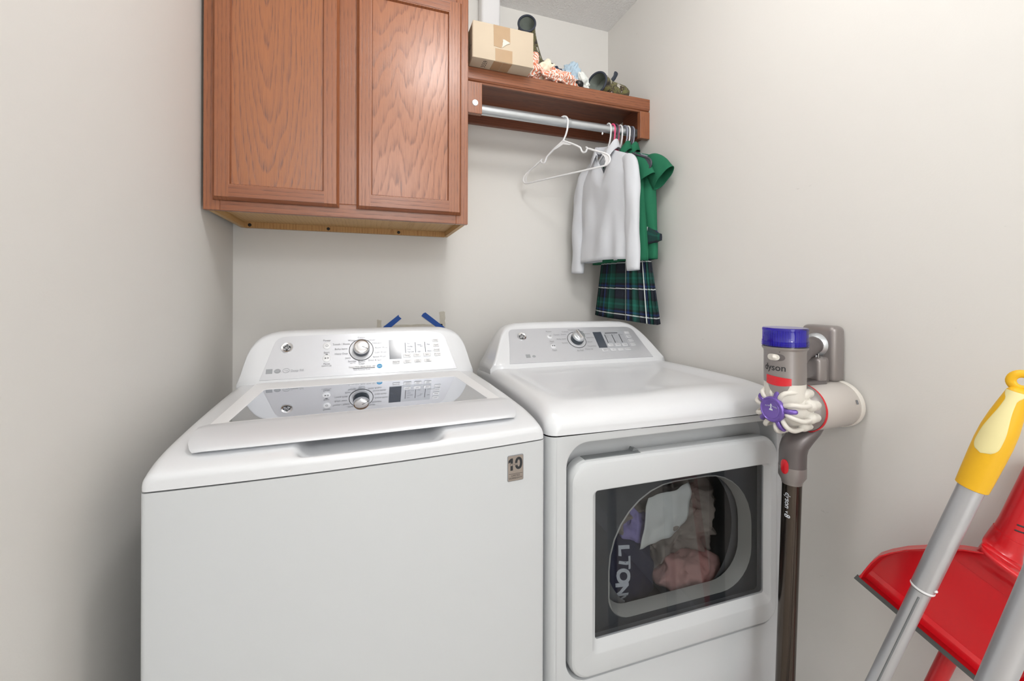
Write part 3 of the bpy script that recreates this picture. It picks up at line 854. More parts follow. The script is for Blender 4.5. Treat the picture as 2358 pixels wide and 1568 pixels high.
plate(FWp, [(0.0405 + 0.0083 * cos(2 * pi * k / 24), 0.0245 + 0.0070 * sin(2 * pi * k / 24)) for k in range(24)], 0.0, 0.0006, M['blue_dot'], 'blue_sticker', wc)
label_print(FWp, [('video', 0.0405, 0.0245, 0.0058, 'CENTER')], wc, M['white_plastic'], 0.0010)
# faint marks bottom left: a square and two round certification marks
plate(FWp, rrect(-0.2695, -0.2530, 0.0195, 0.0335, 0.0006, 2), 0.0, 0.0004, M['print_faint'], 'printed_square', wc)
plate(FWp, [(-0.2403 + 0.0085 * cos(2 * pi * k / 24), 0.0262 + 0.0066 * sin(2 * pi * k / 24)) for k in range(24)], 0.0, 0.0004, M['print_faint'], 'printed_oval', wc)
mb = MB(); mb.tube([FWp @ Vector((-0.2181 + 0.0085 * cos(2 * pi * k / 28), 0.0266 + 0.0066 * sin(2 * pi * k / 28), 0.0004)) for k in range(28)], 0.0005, 5, closed=True)
mb.build('printed_oval', M['print_faint'], wc, smooth=0)
label_print(FWp, [('NSF', -0.2403, 0.0262, 0.0070, 'CENTER')], wc, M['panel_grey'], 0.0008)
label_print(FWp, [('Top', -0.2181, 0.0266, 0.0062, 'CENTER')], wc, M['print_faint'], 0.0006)

# warranty plate on the washer front
WPm = Matrix(((1, 0, 0, 0.274), (0, 0, -1, -0.0052), (0, 1, 0, 0.8325), (0, 0, 0, 1))) @ Matrix.Rotation(radians(2.3), 4, 'Y')
pl_ = plate(WPm, rrect(-0.0178, 0.0178, -0.0265, 0.0265, 0.003, 4), -0.0010, 0.0012, M['print'], 'warranty_plate', ws, 0.0004, label='small brushed metal warranty plate')
plate(WPm, rrect(-0.0166, 0.0166, -0.0253, 0.0253, 0.0022, 4), 0.0008, 0.0015, M['badge_metal'], 'plate_face', pl_)
text_obj('lettering', [('0', 0.0066, 0.0080, 0.033, 'CENTER', 0, 0, 0.0011), ('LIMITED', 0, -0.0150, 0.0054, 'CENTER'), ('WARRANTY', 0, -0.0203, 0.0054, 'CENTER')], M['print_dark'], pl_, on_face(WPm, 0.0018))
plate(WPm, [(-0.0115, -0.0040), (-0.0062, -0.0040), (-0.0062, 0.0205), (-0.0108, 0.0205), (-0.0158, 0.0165), (-0.0158, 0.0112), (-0.0115, 0.0135)], 0.0010, 0.0019, M['print_dark'], 'figure_one', pl_)
plate(WPm, rrect(-0.0130, 0.0032, 0.0058, 0.0102, 0.0003, 2), 0.0015, 0.0022, M['badge_metal'], 'year_band', pl_)
text_obj('lettering', [('Y E A R', -0.0056, 0.0080, 0.0046, 'CENTER')], M['print_dark'], pl_, on_face(WPm, 0.0025))
plate(WPm, rrect(-0.0150, 0.0150, -0.0113, -0.0108, 0.0001, 1), 0.0015, 0.0018, M['print_dark'], 'plate_line', pl_)
# ------------------------------------------------------------------ dryer
dr = thing('clothes_dryer', 'white front-load dryer with a dark window, right of the washer', 'dryer', (0.715, 0.819, 0), -0.02643)
DL, DR = -0.343, 0.349
DC = (DL + DR) / 2; DW = (DR - DL) / 2
rc = 0.026
out = [(DL, 0.68), (DL, rc)]
for k in range(1, 7): out.append((DL + rc - rc * cos(radians(15 * k)), rc - rc * sin(radians(15 * k))))
out += [(DL + rc, 0.06), (DR - rc, 0.06), (DR - rc, 0.0)]
for k in range(1, 7): out.append((DR - rc + rc * sin(radians(15 * k)), rc - rc * cos(radians(15 * k))))
out += [(DR, 0.68)]
zs = 0.8745
# the body shell: outer wall only (the front is its own panel, the drum sits inside)
mb = MB()
for (a, b) in zip(out, out[1:]):
    if abs(a[1] - 0.06) < 1e-6 and abs(b[1] - 0.06) < 1e-6: continue
    mb.bm.faces.new([mb.bm.verts.new(p) for p in ((a[0], a[1], 0.02), (b[0], b[1], 0.02), (b[0], b[1], zs), (a[0], a[1], zs))])
mb.bm.faces.new([mb.bm.verts.new(p) for p in ((DL, 0.68, 0.02), (DR, 0.68, 0.02), (DR, 0.68, zs), (DL, 0.68, zs))])
mb.bm.faces.new([mb.bm.verts.new(p) for p in ((DL, 0.03, zs - 0.001), (DR, 0.03, zs - 0.001), (DR, 0.68, zs - 0.001), (DL, 0.68, zs - 0.001))])
bmesh.ops.remove_doubles(mb.bm, verts=mb.bm.verts[:], dist=1e-5)
mb.build('body', M['enamel_side'], dr, smooth=40)
PX0, PX1, PZ0, PZ1 = -0.2965, 0.3145, 0.326, 0.857


def fb(x): return bow(x, 0.006, DW - rc, DC) - 0.0002


def fl(pts, y, bowed=1.0): return [(x, y + fb(x) * bowed, z) for x, z in pts]


n_ = 8
o1 = rrect(DL + rc - 0.004, DR - rc + 0.004, 0.02, zs, 0.0004, n_)
mb = MB()
mb.loops([fl(o1, 0.0), fl(rrect(PX0 - 0.004, PX1 + 0.004, PZ0 - 0.003, PZ1 + 0.004, (0.052, 0.052, 0.050, 0.056), n_), 0.0), fl(rrect(PX0 - 0.001, PX1 + 0.001, PZ0 - 0.001, PZ1 + 0.001, (0.050, 0.050, 0.048, 0.054), n_), 0.0015),
          fl(rrect(PX0, PX1, PZ0, PZ1, (0.050, 0.050, 0.047, 0.053), n_), 0.006), fl(rrect(PX0 + 0.002, PX1 - 0.002, PZ0 + 0.002, PZ1 - 0.004, (0.050, 0.050, 0.045, 0.050), n_), 0.050, 0.3),
          fl(rrect(-0.24, 0.282, 0.395, 0.758, 0.03, n_), 0.052, 0.0), fl(rrect(-0.24, 0.282, 0.395, 0.758, 0.03, n_), 0.075, 0.0)])
mb.build('front_panel', M['enamel_side'], dr, smooth=40)
mb = MB(); mb.prism([(DL + 0.01, 0.66), (DL + 0.006, 0.03), (DL + 0.03, 0.005), (DC, -0.003), (DR - 0.03, 0.005), (DR - 0.006, 0.03), (DR - 0.01, 0.66)], zs - 0.0005, zs + 0.004, 'xy')
mb.build('seam', M['gap'], dr, smooth=0)
for x in (DL + 0.05, DR - 0.05):
    for y in (0.07, 0.62):
        MB().lathe([(0.022, 0.0), (0.022, 0.012), (0.010, 0.014), (0.010, 0.03)], (x, y, 0.0), (0, 0, 1), 16).build('foot', M['black'], dr)
DP = [(0, 0.8775), (0.0002, 0.886), (0.0006, 0.894), (0.004, 0.904), (0.014, 0.9165), (0.035, 0.929), (0.066, 0.9375), (0.14, 0.942), (0.3, 0.942), (0.42, 0.940), (0.50, 0.938), (0.60, 0.93), (0.68, 0.922)]
def ddip(x, y): return 0.011 * smoothstep(0.305, 0.255, abs(x - DC)) * smoothstep(0.055, 0.15, y) * smoothstep(0.52, 0.40, y)
mb = MB(); mb.grid(top_cover(DP, DL, DR, 0.030, 0.003, 0.006, DC, 0.026, ddip)); mb.build('top_cover', M['enamel'], dr, smooth=45)
DX = [(0, 1.082), (0.17, 1.0805), (0.222, 1.078), (0.252, 1.071), (0.268, 1.062), (0.284, 1.045), (0.298, 1.022), (0.312, 0.995), (0.326, 0.968), (0.338, 0.948), (0.346, 0.934)]
dc = console(dr, DX, 0.483, 0.9495, 0.981, 0.66, 0.004, 0.890, 0.344).build('control_hood', M['enamel'], dr, smooth=45)
FD = face_matrix((0, 0.485, 0.951), (0.105, 0.107))
pts = [(-0.276, 0.003), (0.2865, 0.003), (0.279, 0.035), (0.2695, 0.080), (0.262, 0.118)]
arc = [(0.2585, 0.132), (0.252, 0.142), (0.242, 0.1475), (0.230, 0.1495)]
pts += arc + [(0.15, 0.151), (0.05, 0.152), (-0.05, 0.152), (-0.15, 0.1515)] + [(-0.236, 0.150), (-0.245, 0.1465), (-0.2505, 0.139), (-0.253, 0.129)] + [(-0.2555, 0.110), (-0.262, 0.070), (-0.269, 0.035)]
plate(FD, pts, -0.004, FH, M['silver_face'], 'face_panel', dc, 0.0006, 20)
FDp = on_face(FD, FH)
badge(FDp, -0.2070, 0.1155, dc, 0.0170)
dial(FDp, 0.001, 0.0925, dc, ridge=1.0, angle=radians(105))
for t in (0.1139, 0.0690):
    O = FDp @ Vector((-0.0995, t, 0)); A = FDp.to_3x3() @ Vector((0, 0, 1))
    MB().lathe([(0.0115, 0.0), (0.0112, 0.0009), (0.0098, 0.0018), (0.0001, 0.0022)], O, A, 28).build('round_button', M['silver'], dc, smooth=40)
plate(FDp, rrect(0.0775, 0.2085, 0.0505, 0.1285, 0.002, 3), 0.0, 0.0006, M['panel_grey'], 'display_surround', dc)
plate(FDp, rrect(0.0785, 0.1135, 0.0525, 0.1262, 0.001, 2), 0.0, 0.0011, M['lcd'], 'display', dc)
buttons(FDp, dc, [(0.1295, 0.0631, 0.023, 0.0125), (0.1608, 0.0628, 0.023, 0.0125), (0.1906, 0.0625, 0.023, 0.0125), (0.0969, 0.0412, 0.023, 0.0125), (0.1315, 0.0416, 0.023, 0.0125), (0.1626, 0.0414, 0.023, 0.0125), (0.1945, 0.0416, 0.023, 0.0125), (0.2239, 0.1192, 0.021, 0.0125), (0.2246, 0.0998, 0.021, 0.0125), (0.2254, 0.0807, 0.021, 0.0125), (0.2258, 0.062, 0.021, 0.0125)], M['silver'])
label_print(FDp, [('Power', -0.099, 0.1335, 0.0085, 'CENTER'), ('Start', -0.100, 0.0885, 0.0085, 'CENTER'), ('Pause', -0.1005, 0.0500, 0.0078, 'CENTER'),
                  ('Mixed Load', -0.002, 0.1385, sz, 'CENTER'), ('Cottons', -0.0215, 0.1305, sz, 'RIGHT'), ('Towels / Sheets', -0.0345, 0.1180, sz, 'RIGHT'), ('Bulky Items', -0.0410, 0.0982, sz, 'RIGHT'), ('Sanitize', -0.0395, 0.0795, sz, 'RIGHT'),
                  ('Jeans', 0.0255, 0.1305, sz, 'LEFT'), ('Delicates', 0.0355, 0.1185, sz, 'LEFT'), ('Speed Dry', 0.0415, 0.0998, sz, 'LEFT'), ('Warm', 0.0390, 0.0799, sz, 'LEFT'), ('Timed Dry', 0.0330, 0.0605, sz, 'LEFT'), ('Warm Up', 0.0180, 0.0480, sz, 'LEFT'), ('Air Fluff', -0.0027, 0.0430, sz, 'CENTER'),
                  ('Time', 0.1295, 0.0631, 0.0062, 'CENTER'), ('Level', 0.1608, 0.0628, 0.0062, 'CENTER'), ('Temp', 0.1906, 0.0625, 0.0062, 'CENTER'), ('More Dry', 0.1275, 0.110, 0.0052, 'LEFT'), ('Dry', 0.1275, 0.100, 0.0052, 'LEFT'), ('Damp', 0.1275, 0.078, 0.0052, 'LEFT'), ('High', 0.158, 0.110, 0.0052, 'LEFT'), ('Low', 0.158, 0.078, 0.0052, 'LEFT'), ('Extra', 0.189, 0.110, 0.0052, 'LEFT'), ('Less', 0.189, 0.078, 0.0052, 'LEFT'),
                  ('Signal', 0.0969, 0.0412, 0.0056, 'CENTER'), ('+', 0.1315, 0.0416, 0.0080, 'CENTER'), ('-', 0.1626, 0.0414, 0.0080, 'CENTER'), ('Damp Alert', 0.1945, 0.0416, 0.0040, 'CENTER'), ('Delay', 0.2246, 0.0998, 0.0056, 'CENTER'), ('Dewrinkle', 0.2254, 0.0807, 0.0042, 'CENTER'), ('My Cycle', 0.2258, 0.062, 0.0048, 'CENTER')], dc, M['print'], 0.0027)
mb = MB()
for x in (0.1235, 0.154, 0.185):
    mb.loops([[tuple(FDp @ Vector((a, b, h))) for a, b in ((x, 0.0735), (x + 0.0019, 0.0735), (x + 0.0019, 0.1125), (x, 0.1125))] for h in (0.0006, 0.0016)], True, True)
mb.loops([[tuple(FDp @ Vector((a, b, h))) for a, b in ((0.128, 0.1185), (0.183, 0.1185), (0.183, 0.1210), (0.128, 0.1210))] for h in (0.0006, 0.0012)], True, True)
for tri in ([(-0.1045, 0.0665), (-0.1000, 0.0690), (-0.1045, 0.0715)], [(-0.0975, 0.0668), (-0.0963, 0.0668), (-0.0963, 0.0712), (-0.0975, 0.0712)], [(-0.0950, 0.0668), (-0.0938, 0.0668), (-0.0938, 0.0712), (-0.0950, 0.0712)]):
    mb.loops([[tuple(FDp @ Vector((x, y, h))) for x, y in tri] for h in (0.0018, 0.0027)], True, True)
mb.tube([FDp @ Vector((-0.0995 + 0.0032 * sin(radians(a)), 0.1139 + 0.0032 * cos(radians(a)), 0.0025)) for a in range(35, 326, 15)], 0.00045, 5)
mb.tube([FDp @ Vector((-0.0995, 0.1139 + d, 0.0025)) for d in (0.0015, 0.0042)], 0.00045, 5)
mb.build('printed_marks', M['print_dark'], dc, smooth=0)
plate(FDp, rrect(-0.2125, -0.1965, 0.0235, 0.0375, 0.0006, 2), 0.0, 0.0004, M['print_faint'], 'printed_square', dc)
plate(FDp, [(-0.1835 + 0.0062 * cos(2 * pi * k / 24), 0.0285 + 0.0048 * sin(2 * pi * k / 24)) for k in range(24)], 0.0, 0.0004, M['print_faint'], 'printed_oval', dc)

# the door: a moulded frame, dark glass, liner and a grip slot in its top edge
door = bpy.data.objects.new('door', None); COL.objects.link(door); door.parent = dr; door['label'] = 'white dryer door with a large dark window'
GX0, GX1, GZ0, GZ1 = -0.2255, 0.2685, 0.408, 0.7435
X0, X1, Z0, Z1 = -0.2905, 0.3090, 0.3325, 0.8165


def dl(x0, x1, z0, z1, r, y): return [(x, y, z) for x, z in rrect(x0, x1, z0, z1, r, n_)]


mb = MB()
mb.loops([dl(X0 + .004, X1 - .004, Z0 + .004, Z1 - .002, 0.040, 0.030), dl(X0, X1, Z0, Z1, 0.044, 0.020), dl(X0, X1, Z0, Z1, 0.044, 0.004), dl(X0 + .0015, X1 - .0015, Z0 + .0015, Z1 - .003, 0.043, -0.003), dl(X0 + .004, X1 - .004, Z0 + .004, Z1 - .008, 0.041, -0.0078), dl(X0 + .009, X1 - .009, Z0 + .009, Z1 - .016, 0.038, -0.0105),
          dl(GX0 - .013, GX1 + .013, GZ0 - .024, GZ1 + .008, 0.014, -0.0115), dl(GX0 - .011, GX1 + .011, GZ0 - .021, GZ1 + .006, 0.013, -0.0105), dl(GX0 - .002, GX1 + .002, GZ0 - .003, GZ1 + .002, 0.008, -0.0005), dl(GX0, GX1, GZ0, GZ1, 0.007, 0.0005), dl(GX0, GX1, GZ0, GZ1, 0.007, 0.006)])
mb.build('door_frame', M['enamel_side'], door, smooth=22)
mb = MB(); mb.loops([dl(GX0 - .004, GX1 + .004, GZ0 - .004, GZ1 + .004, 0.006, 0.0010), dl(GX0 - .004, GX1 + .004, GZ0 - .004, GZ1 + .004, 0.006, 0.0045)], True, True)
mb.build('door_glass', M['door_glass'], door, smooth=0)
mb = MB()
OP = rrect(-0.172, 0.266, 0.408, 0.720, (0.06, 0.10, 0.15, 0.19), n_)
def op(d, y):
    cx, cz = 0.045, 0.565
    return [(cx + (x - cx) * (1 + d), y, cz + (z - cz) * (1 + d)) for x, z in OP]
mb.loops([dl(GX0 - .012, GX1 + .012, GZ0 - .012, GZ1 + .012, 0.01, 0.030), op(0.0, 0.034)])
mb.build('door_liner', M['drum_plate'], door, smooth=30)
mb = MB(); mb.loops([op(0.0, 0.034), op(-0.012, 0.032), op(-0.020, 0.036), op(-0.048, 0.062), op(-0.05, 0.068)])
mb.build('window_rim', M['drum_rim'], door, smooth=40)
mb = MB().box(-0.252, -0.104, 0.002, 0.026, Z1 - 0.006, Z1 + 0.0006, 0.002, 2)
mb.loops([[(-0.122, y, Z1 + 0.0003), (-0.104, y, Z1 + 0.0003), (-0.108, y, Z1 + 0.0045), (-0.118, y, Z1 + 0.0075)] for y in (0.012, 0.028)], True, True)
mb.build('door_grip', M['grey_plastic'], door, smooth=0, label='grey grip slot in the top edge of the door')
mb = MB(); mb.lathe([(0.200, 0.070), (0.262, 0.09), (0.262, 0.56), (0.25, 0.585), (0.0001, 0.59)], (0.035, 0, 0.560), (0, 1, 0), 48, caps=False)
mb.build('drum', M['drum'], dr, smooth=40)


# ------------------------------------------------------------------ crumpled cloth
def ridged(p, f, octs, seed):
    v, a, s = 0.0, 1.0, 0.0
    q = Vector(p) * f + Vector((seed * 7.3, seed * 3.1, -seed * 5.7))
    for o in range(octs):
        v += a * (1 - abs(noise.noise(q)) * 2.2); s += a
        q = q * 2.03; a *= 0.48
    return v / s


def crumple(mb, c, size, seed, amp=0.2, freq=14, octs=3, sub=4, flat=None, rot=0.0):
    vs = mb.sphere((0, 0, 0), 1.0, sub)
    R = Matrix.Rotation(rot, 3, 'Y')
    for v in vs:
        d = v.co.normalized()
        p = R @ Vector((d.x * size[0], d.y * size[1], d.z * size[2]))
        w = noise.noise_vector(p * freq * 0.5 + Vector((seed, 0, seed * 2))) * 0.25 / freq
        k = ridged(p + w, freq, octs, seed)
        q = p * (1 + amp * (k - 0.45) * 1.6)
        if flat is not None and q.z < flat: q.z = flat
        v.co = Vector(c) + q
    return mb


def world_of(p):
    c, s = cos(-0.02643), sin(-0.02643)
    return Vector((0.715 + c * p[0] - s * p[1], 0.819 + s * p[0] + c * p[1], p[2]))


LG = 'laundry in the dryer drum'
for nm, p, size, sd, amp, fr, mat, lab in (
        ('grey_shirt', (0.115, 0.215, 0.535), (0.155, 0.10, 0.145), 2, 0.30, 12, 'grey_cloth', 'big crumpled heather grey jersey bundle behind the dryer window'),
        ('grey_sweatpants', (-0.075, 0.225, 0.575), (0.115, 0.09, 0.085), 5, 0.45, 12, 'grey_cloth', 'grey jersey bunched at the upper left inside the dryer drum'),
        ('pink_towel', (0.130, 0.130, 0.415), (0.095, 0.050, 0.050), 9, 0.32, 13, 'dusty_pink', 'dusty pink fleece piece low in the dryer drum'),
        ('maroon_shirt', (0.115, 0.30, 0.670), (0.13, 0.09, 0.070), 11, 0.35, 11, 'maroon', 'maroon cloth at the top of the dryer load'),
        ('lavender_shirt', (-0.035, 0.132, 0.560), (0.040, 0.028, 0.060), 14, 0.4, 16, 'lavender', 'small lavender cloth beside the white sheet in the dryer')):
    o = crumple(MB(), world_of(p), size, sd, amp, fr, 3, 6 if size[0] > 0.1 else 5).build(nm, M[mat], None, smooth=70)
    tag(o, lab, 'laundry', LG)
nav = crumple(MB(), world_of((-0.075, 0.135, 0.450)), (0.100, 0.045, 0.105), 21, 0.20, 9, 2, 5).build('navy_reflection_stand_in', M['navy_knit'], None, smooth=70)  # added cloth imitating a figure reflected in the door glass, not laundry
tag(nav, 'dark navy knit stand-in with white block letters, added in the dryer drum for a window reflection', 'laundry', LG)
# letters of the reflection stand-in follow the cloth front (projected along the drum axis on to the folded surface)
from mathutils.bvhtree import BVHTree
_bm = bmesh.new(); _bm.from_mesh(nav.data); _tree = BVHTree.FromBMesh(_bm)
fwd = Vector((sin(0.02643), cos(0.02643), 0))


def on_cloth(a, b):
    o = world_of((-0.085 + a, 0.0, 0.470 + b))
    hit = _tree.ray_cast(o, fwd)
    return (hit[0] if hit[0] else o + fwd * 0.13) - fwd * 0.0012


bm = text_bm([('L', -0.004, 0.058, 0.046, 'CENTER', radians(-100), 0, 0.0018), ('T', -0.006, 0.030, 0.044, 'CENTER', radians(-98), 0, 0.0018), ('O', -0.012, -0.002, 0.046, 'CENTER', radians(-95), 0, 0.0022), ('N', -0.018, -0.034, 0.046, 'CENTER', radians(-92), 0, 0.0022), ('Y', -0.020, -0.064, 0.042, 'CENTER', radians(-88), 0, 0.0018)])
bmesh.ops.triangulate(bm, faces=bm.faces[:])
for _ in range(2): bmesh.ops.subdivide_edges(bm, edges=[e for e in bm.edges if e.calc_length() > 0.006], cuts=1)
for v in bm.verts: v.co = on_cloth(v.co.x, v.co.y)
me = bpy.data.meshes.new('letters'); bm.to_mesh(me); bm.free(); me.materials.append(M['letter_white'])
lo = bpy.data.objects.new('letters', me); COL.objects.link(lo); lo.parent = nav; lo['kind'] = 'stuff'; lo['label'] = 'white worn block letters of the reflection stand-in'
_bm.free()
# dryer sheet
P_ = [(-0.020, 0.655), (0.060, 0.640), (0.105, 0.668), (0.135, 0.655), (0.130, 0.612), (0.085, 0.590), (0.086, 0.560), (0.070, 0.545), (-0.045, 0.535), (-0.030, 0.600)]
mb = MB(); rows = []
for i in range(13):
    v = i / 12; row = []
    for j in range(17):
        u = j / 16
        A = Vector((-0.020, 0.655)).lerp(Vector((0.120, 0.672)), u); B = Vector((-0.050, 0.530)).lerp(Vector((0.085, 0.545)), u)
        q = A.lerp(B, v); q.x += 0.02 * sin(3 * v) * u
        row.append(world_of((q.x, 0.088 + 0.010 * noise.noise(Vector((q.x * 28, q.y * 28, 1.5))) + 0.012 * u * u, q.y)))
    rows.append(row)
mb.grid(rows)
tag(mb.build('dryer_sheet', M['sheer_white'], None, smooth=60, solid=0.0008), 'thin white dryer sheet on top of the grey laundry', 'dryer sheet')
# ------------------------------------------------------------------ vacuum and wall dock
dk = thing('vacuum_dock', 'grey wall dock holding the cordless vacuum on the right wall', 'dock', (XR, 0.705, 0.97))
DKO = Vector(dk.location)


def db(mb, name, mat, parent=None, O=DKO, root=None, **kw):
    o = mb.build(name, mat, None, **kw)
    for v in o.data.vertices: v.co -= O
    o.parent = parent or root or dk
    return o


db(MB().box(1.047, XR - 0.0003, 0.679, 0.762, 0.978, 1.1135, 0.013, 4, None), 'back_plate', M['vac_grey'], smooth=40)
mb = MB().lathe([(0.030, 0.0), (0.0245, 0.014), (0.0215, 0.017), (0.0001, 0.017)], (1.049, 0.722, 1.066), (-1, 0, 0), 32)
db(mb, 'cradle_ring', M['rod_steel'], smooth=40)
mb = MB().box(1.024, 1.060, 0.692, 0.752, 0.955, 1.040, 0.010, 3)
db(mb, 'cradle', M['vac_grey'], smooth=40)
db(MB().box(1.0225, 1.026, 0.6995, 0.7065, 1.032, 1.047, 0.0015, 2), 'latch_slot', M['chrome'], smooth=40)

vc = thing('cordless_vacuum', 'grey stick vacuum with purple cap hanging on the wall dock', 'vacuum', (0.938, 0.695, 0.0))
VO = Vector(vc.location)
def vb(mb, name, mat, parent=None, **kw): return db(mb, name, mat, parent, VO, vc, **kw)


AY = 0.687            # bin axis y
ZA = 0.932            # bin axis height
MX, MY = 0.900, 0.690  # motor axis
NX = (-1, 0, 0)
# bin: from cyclone shroud to the wall end
vb(MB().lathe([(0.0001, 0.0), (0.049, 0.0), (0.0525, 0.004), (0.0535, 0.115), (0.0525, 0.118), (0.0001, 0.118)], (1.074, AY, ZA - 0.004), NX, 48), 'dust_bin', M['vac_bin'], smooth=40, label='cloudy clear dust bin')
vb(MB().lathe([(0.0001, 0), (0.049, 0.0), (0.0545, 0.003), (0.0552, 0.012), (0.0535, 0.0155), (0.0500, 0.0155)], (1.0835, AY, ZA - 0.004), NX, 48), 'bin_lid', M['vac_white'], smooth=40)
vb(MB().lathe([(0.0530, 0.0), (0.0550, 0.0015), (0.0550, 0.0045), (0.0530, 0.006)], (0.957, AY, ZA - 0.004), NX, 48, caps=False), 'seal_ring', M['vac_red'], smooth=40)
for q in range(3):
    ba = math.atan2(0.30, -0.95)
    vb(MB().tube([Vector((1.054 + 0.0022 * q, AY + 0.0541 * cos(ba + s), ZA - 0.004 + 0.0541 * sin(ba + s))) for s in (-0.09, -0.03, 0.03, 0.09)], 0.0007, 6), 'level_mark', M['print'], smooth=0)
cyc = vb(MB().lathe([(0.0535, 0.0), (0.0540, 0.006), (0.0500, 0.013), (0.044, 0.022), (0.030, 0.026), (0.0001, 0.026)], (0.951, AY, ZA - 0.002), NX, 48), 'cyclone_shroud', M['vac_grey'], smooth=40)
# the ring of cyclones: tubes run from the middle to round pods
RX = Vector((-1, 0, 0))
def pol(r, a, x): return Vector((x, AY + r * cos(a), ZA + r * sin(a)))
for k in range(10):
    a = 2 * pi * k / 10 + 0.22
    mb = MB()
    da = 0.10
    mb.tube(spline([pol(0.020, a - 0.10, 0.868), pol(0.035, a - 0.05, 0.862), pol(0.0465, a, 0.867), pol(0.0520, a + da, 0.886), pol(0.0500, a + da, 0.910)], 5), 0.0051, 12)
    c = pol(0.0430, a + da, 0.919)
    mb.sphere(c, 0.0136, 3, (1.1, 1, 1))
    mb.lathe([(0.0126, 0.0), (0.0112, 0.018), (0.009, 0.024)], c, (1, 0, 0), 16)
    vb(mb, 'cyclone', M['vac_white'], cyc, smooth=60)
for k in range(5):
    a = 2 * pi * (k + 0.25) / 5 + 0.22
    mb = MB(); mb.tube(spline([pol(0.021, a, 0.863), pol(0.031, a, 0.861), pol(0.0395, a, 0.864), pol(0.0440, a, 0.870)], 4), 0.0054, 12)
    mb.sphere(pol(0.0440, a, 0.870), 0.0054, 3)
    vb(mb, 'purple_peg', M['vac_purple'], cyc, smooth=60)
vb(MB().lathe([(0.046, 0.0), (0.040, 0.04), (0.026, 0.055), (0.0001, 0.055)], (0.925, AY, ZA), NX, 32), 'cyclone_core', M['vac_white'], cyc, smooth=40)
cap = vb(MB().lathe([(0.0250, 0.0), (0.0280, 0.003), (0.0285, 0.009), (0.0265, 0.0125), (0.0245, 0.0130), (0.0235, 0.0118), (0.0195, 0.0114), (0.0190, 0.0122), (0.0178, 0.0118), (0.0001, 0.0118)], (0.866, AY, ZA), NX, 48), 'filter_cap', M['vac_purple'], smooth=30, label='round purple filter cap facing the room')
# cap print, read from the room side (-x): right is -y ... so text plane has X = -y, Y = z
CPm = Matrix(((0, 0, -1, 0.8538), (-1, 0, 0, AY), (0, 1, 0, ZA), (0, 0, 0, 1)))
CPm = CPm @ Matrix.Translation(-Vector((0, 0, 0)))
txt = text_obj('lettering', [('FILTER', -0.0085, 0.0070, 0.0042, 'CENTER', radians(8)), ('WASH', 0.0085, 0.0070, 0.0042, 'CENTER', radians(-8))], M['letter_white'], None, CPm)
txt.parent = cap
for v in txt.data.vertices: v.co -= VO
mb = MB()
for P_ in ([(-0.0011, 0.0030), (0.0011, 0.0030), (0.0011, 0.0095), (0.0026, 0.0095), (0.0, 0.0135), (-0.0026, 0.0095), (-0.0011, 0.0095)], [(-0.0042, -0.0015), (0.0042, -0.0015), (0.0034, 0.0022), (-0.0034, 0.0022)]):
    mb.loops([[tuple(CPm @ Vector((x, y, h))) for x, y in P_] for h in (-0.0002, 0.0006)], True, True)
o = vb(mb, 'printed_mark', M['letter_white'], cap, smooth=0)

# motor column above the cyclones
mot = vb(MB().lathe([(0.0395, 0.990), (0.0412, 0.9905), (0.0415, 1.0), (0.0415, 1.058), (0.0425, 1.066), (0.0001, 1.066)], (MX, MY, 0), (0, 0, 1), 48), 'motor_housing', M['vac_grey'], smooth=40)
vb(MB().lathe([(0.030, 0.915), (0.0365, 0.930), (0.0400, 0.950), (0.0406, 0.970), (0.0408, 0.9915), (0.0001, 0.9915)], (MX, MY, 0), (0, 0, 1), 48), 'motor_base', M['vac_white'], smooth=40)
vb(MB().lathe([(0.0425, 1.064), (0.0455, 1.068), (0.0455, 1.0715)], (MX, MY, 0), (0, 0, 1), 48, caps=False), 'filter_collar', M['vac_grey'], smooth=40)
flt = vb(MB().lathe([(0.0450, 1.0705), (0.0450, 1.074), (0.0462, 1.0748), (0.0462, 1.0765), (0.0450, 1.0773), (0.0450, 1.0785), (0.0462, 1.0793), (0.0462, 1.081), (0.0450, 1.0818), (0.0450, 1.083), (0.0460, 1.084), (0.0445, 1.087), (0.0445, 1.107), (0.0452, 1.109), (0.0448, 1.1125), (0.043, 1.114), (0.0001, 1.114)], (MX, MY, 0), (0, 0, 1), 56), 'filter_housing', M['purple_clear'], smooth=30, label='clear purple post-motor filter on top')
mb = MB(); rows = []
for z in (1.073, 1.108):
    rows.append([(MX + (0.0385 + (0.0015 if k % 2 else 0)) * cos(2 * pi * k / 96), MY + (0.0385 + (0.0015 if k % 2 else 0)) * sin(2 * pi * k / 96), z) for k in range(96)])
mb.loops(rows, True, True)
vb(mb, 'filter_core', M['filter'], flt, smooth=0)
# bearings on the motor column: angle towards the camera side
CA = math.atan2(-MY, -MX)


def on_motor(r, da, z): return Vector((MX + r * cos(CA + da), MY + r * sin(CA + da), z))


def arc_plate(name, a0, a1, outline, r0, r1, mat, parent):
    """patch of the column: outline(t) -> (z0, z1)"""
    rows0, rows1 = [], []
    mb = MB(); N = 24
    lo_, hi_ = [], []
    rows = [[], [], [], []]
    for k in range(N + 1):
        t = k / N; a = a0 + (a1 - a0) * t; z0, z1 = outline(t)
        for i, (r, z) in enumerate(((r0, z0), (r1, z0), (r1, z1), (r0, z1))): rows[i].append(on_motor(r, a, z))
    mb.grid(rows, close_v=True)
    return vb(mb, name, mat, parent, smooth=40)


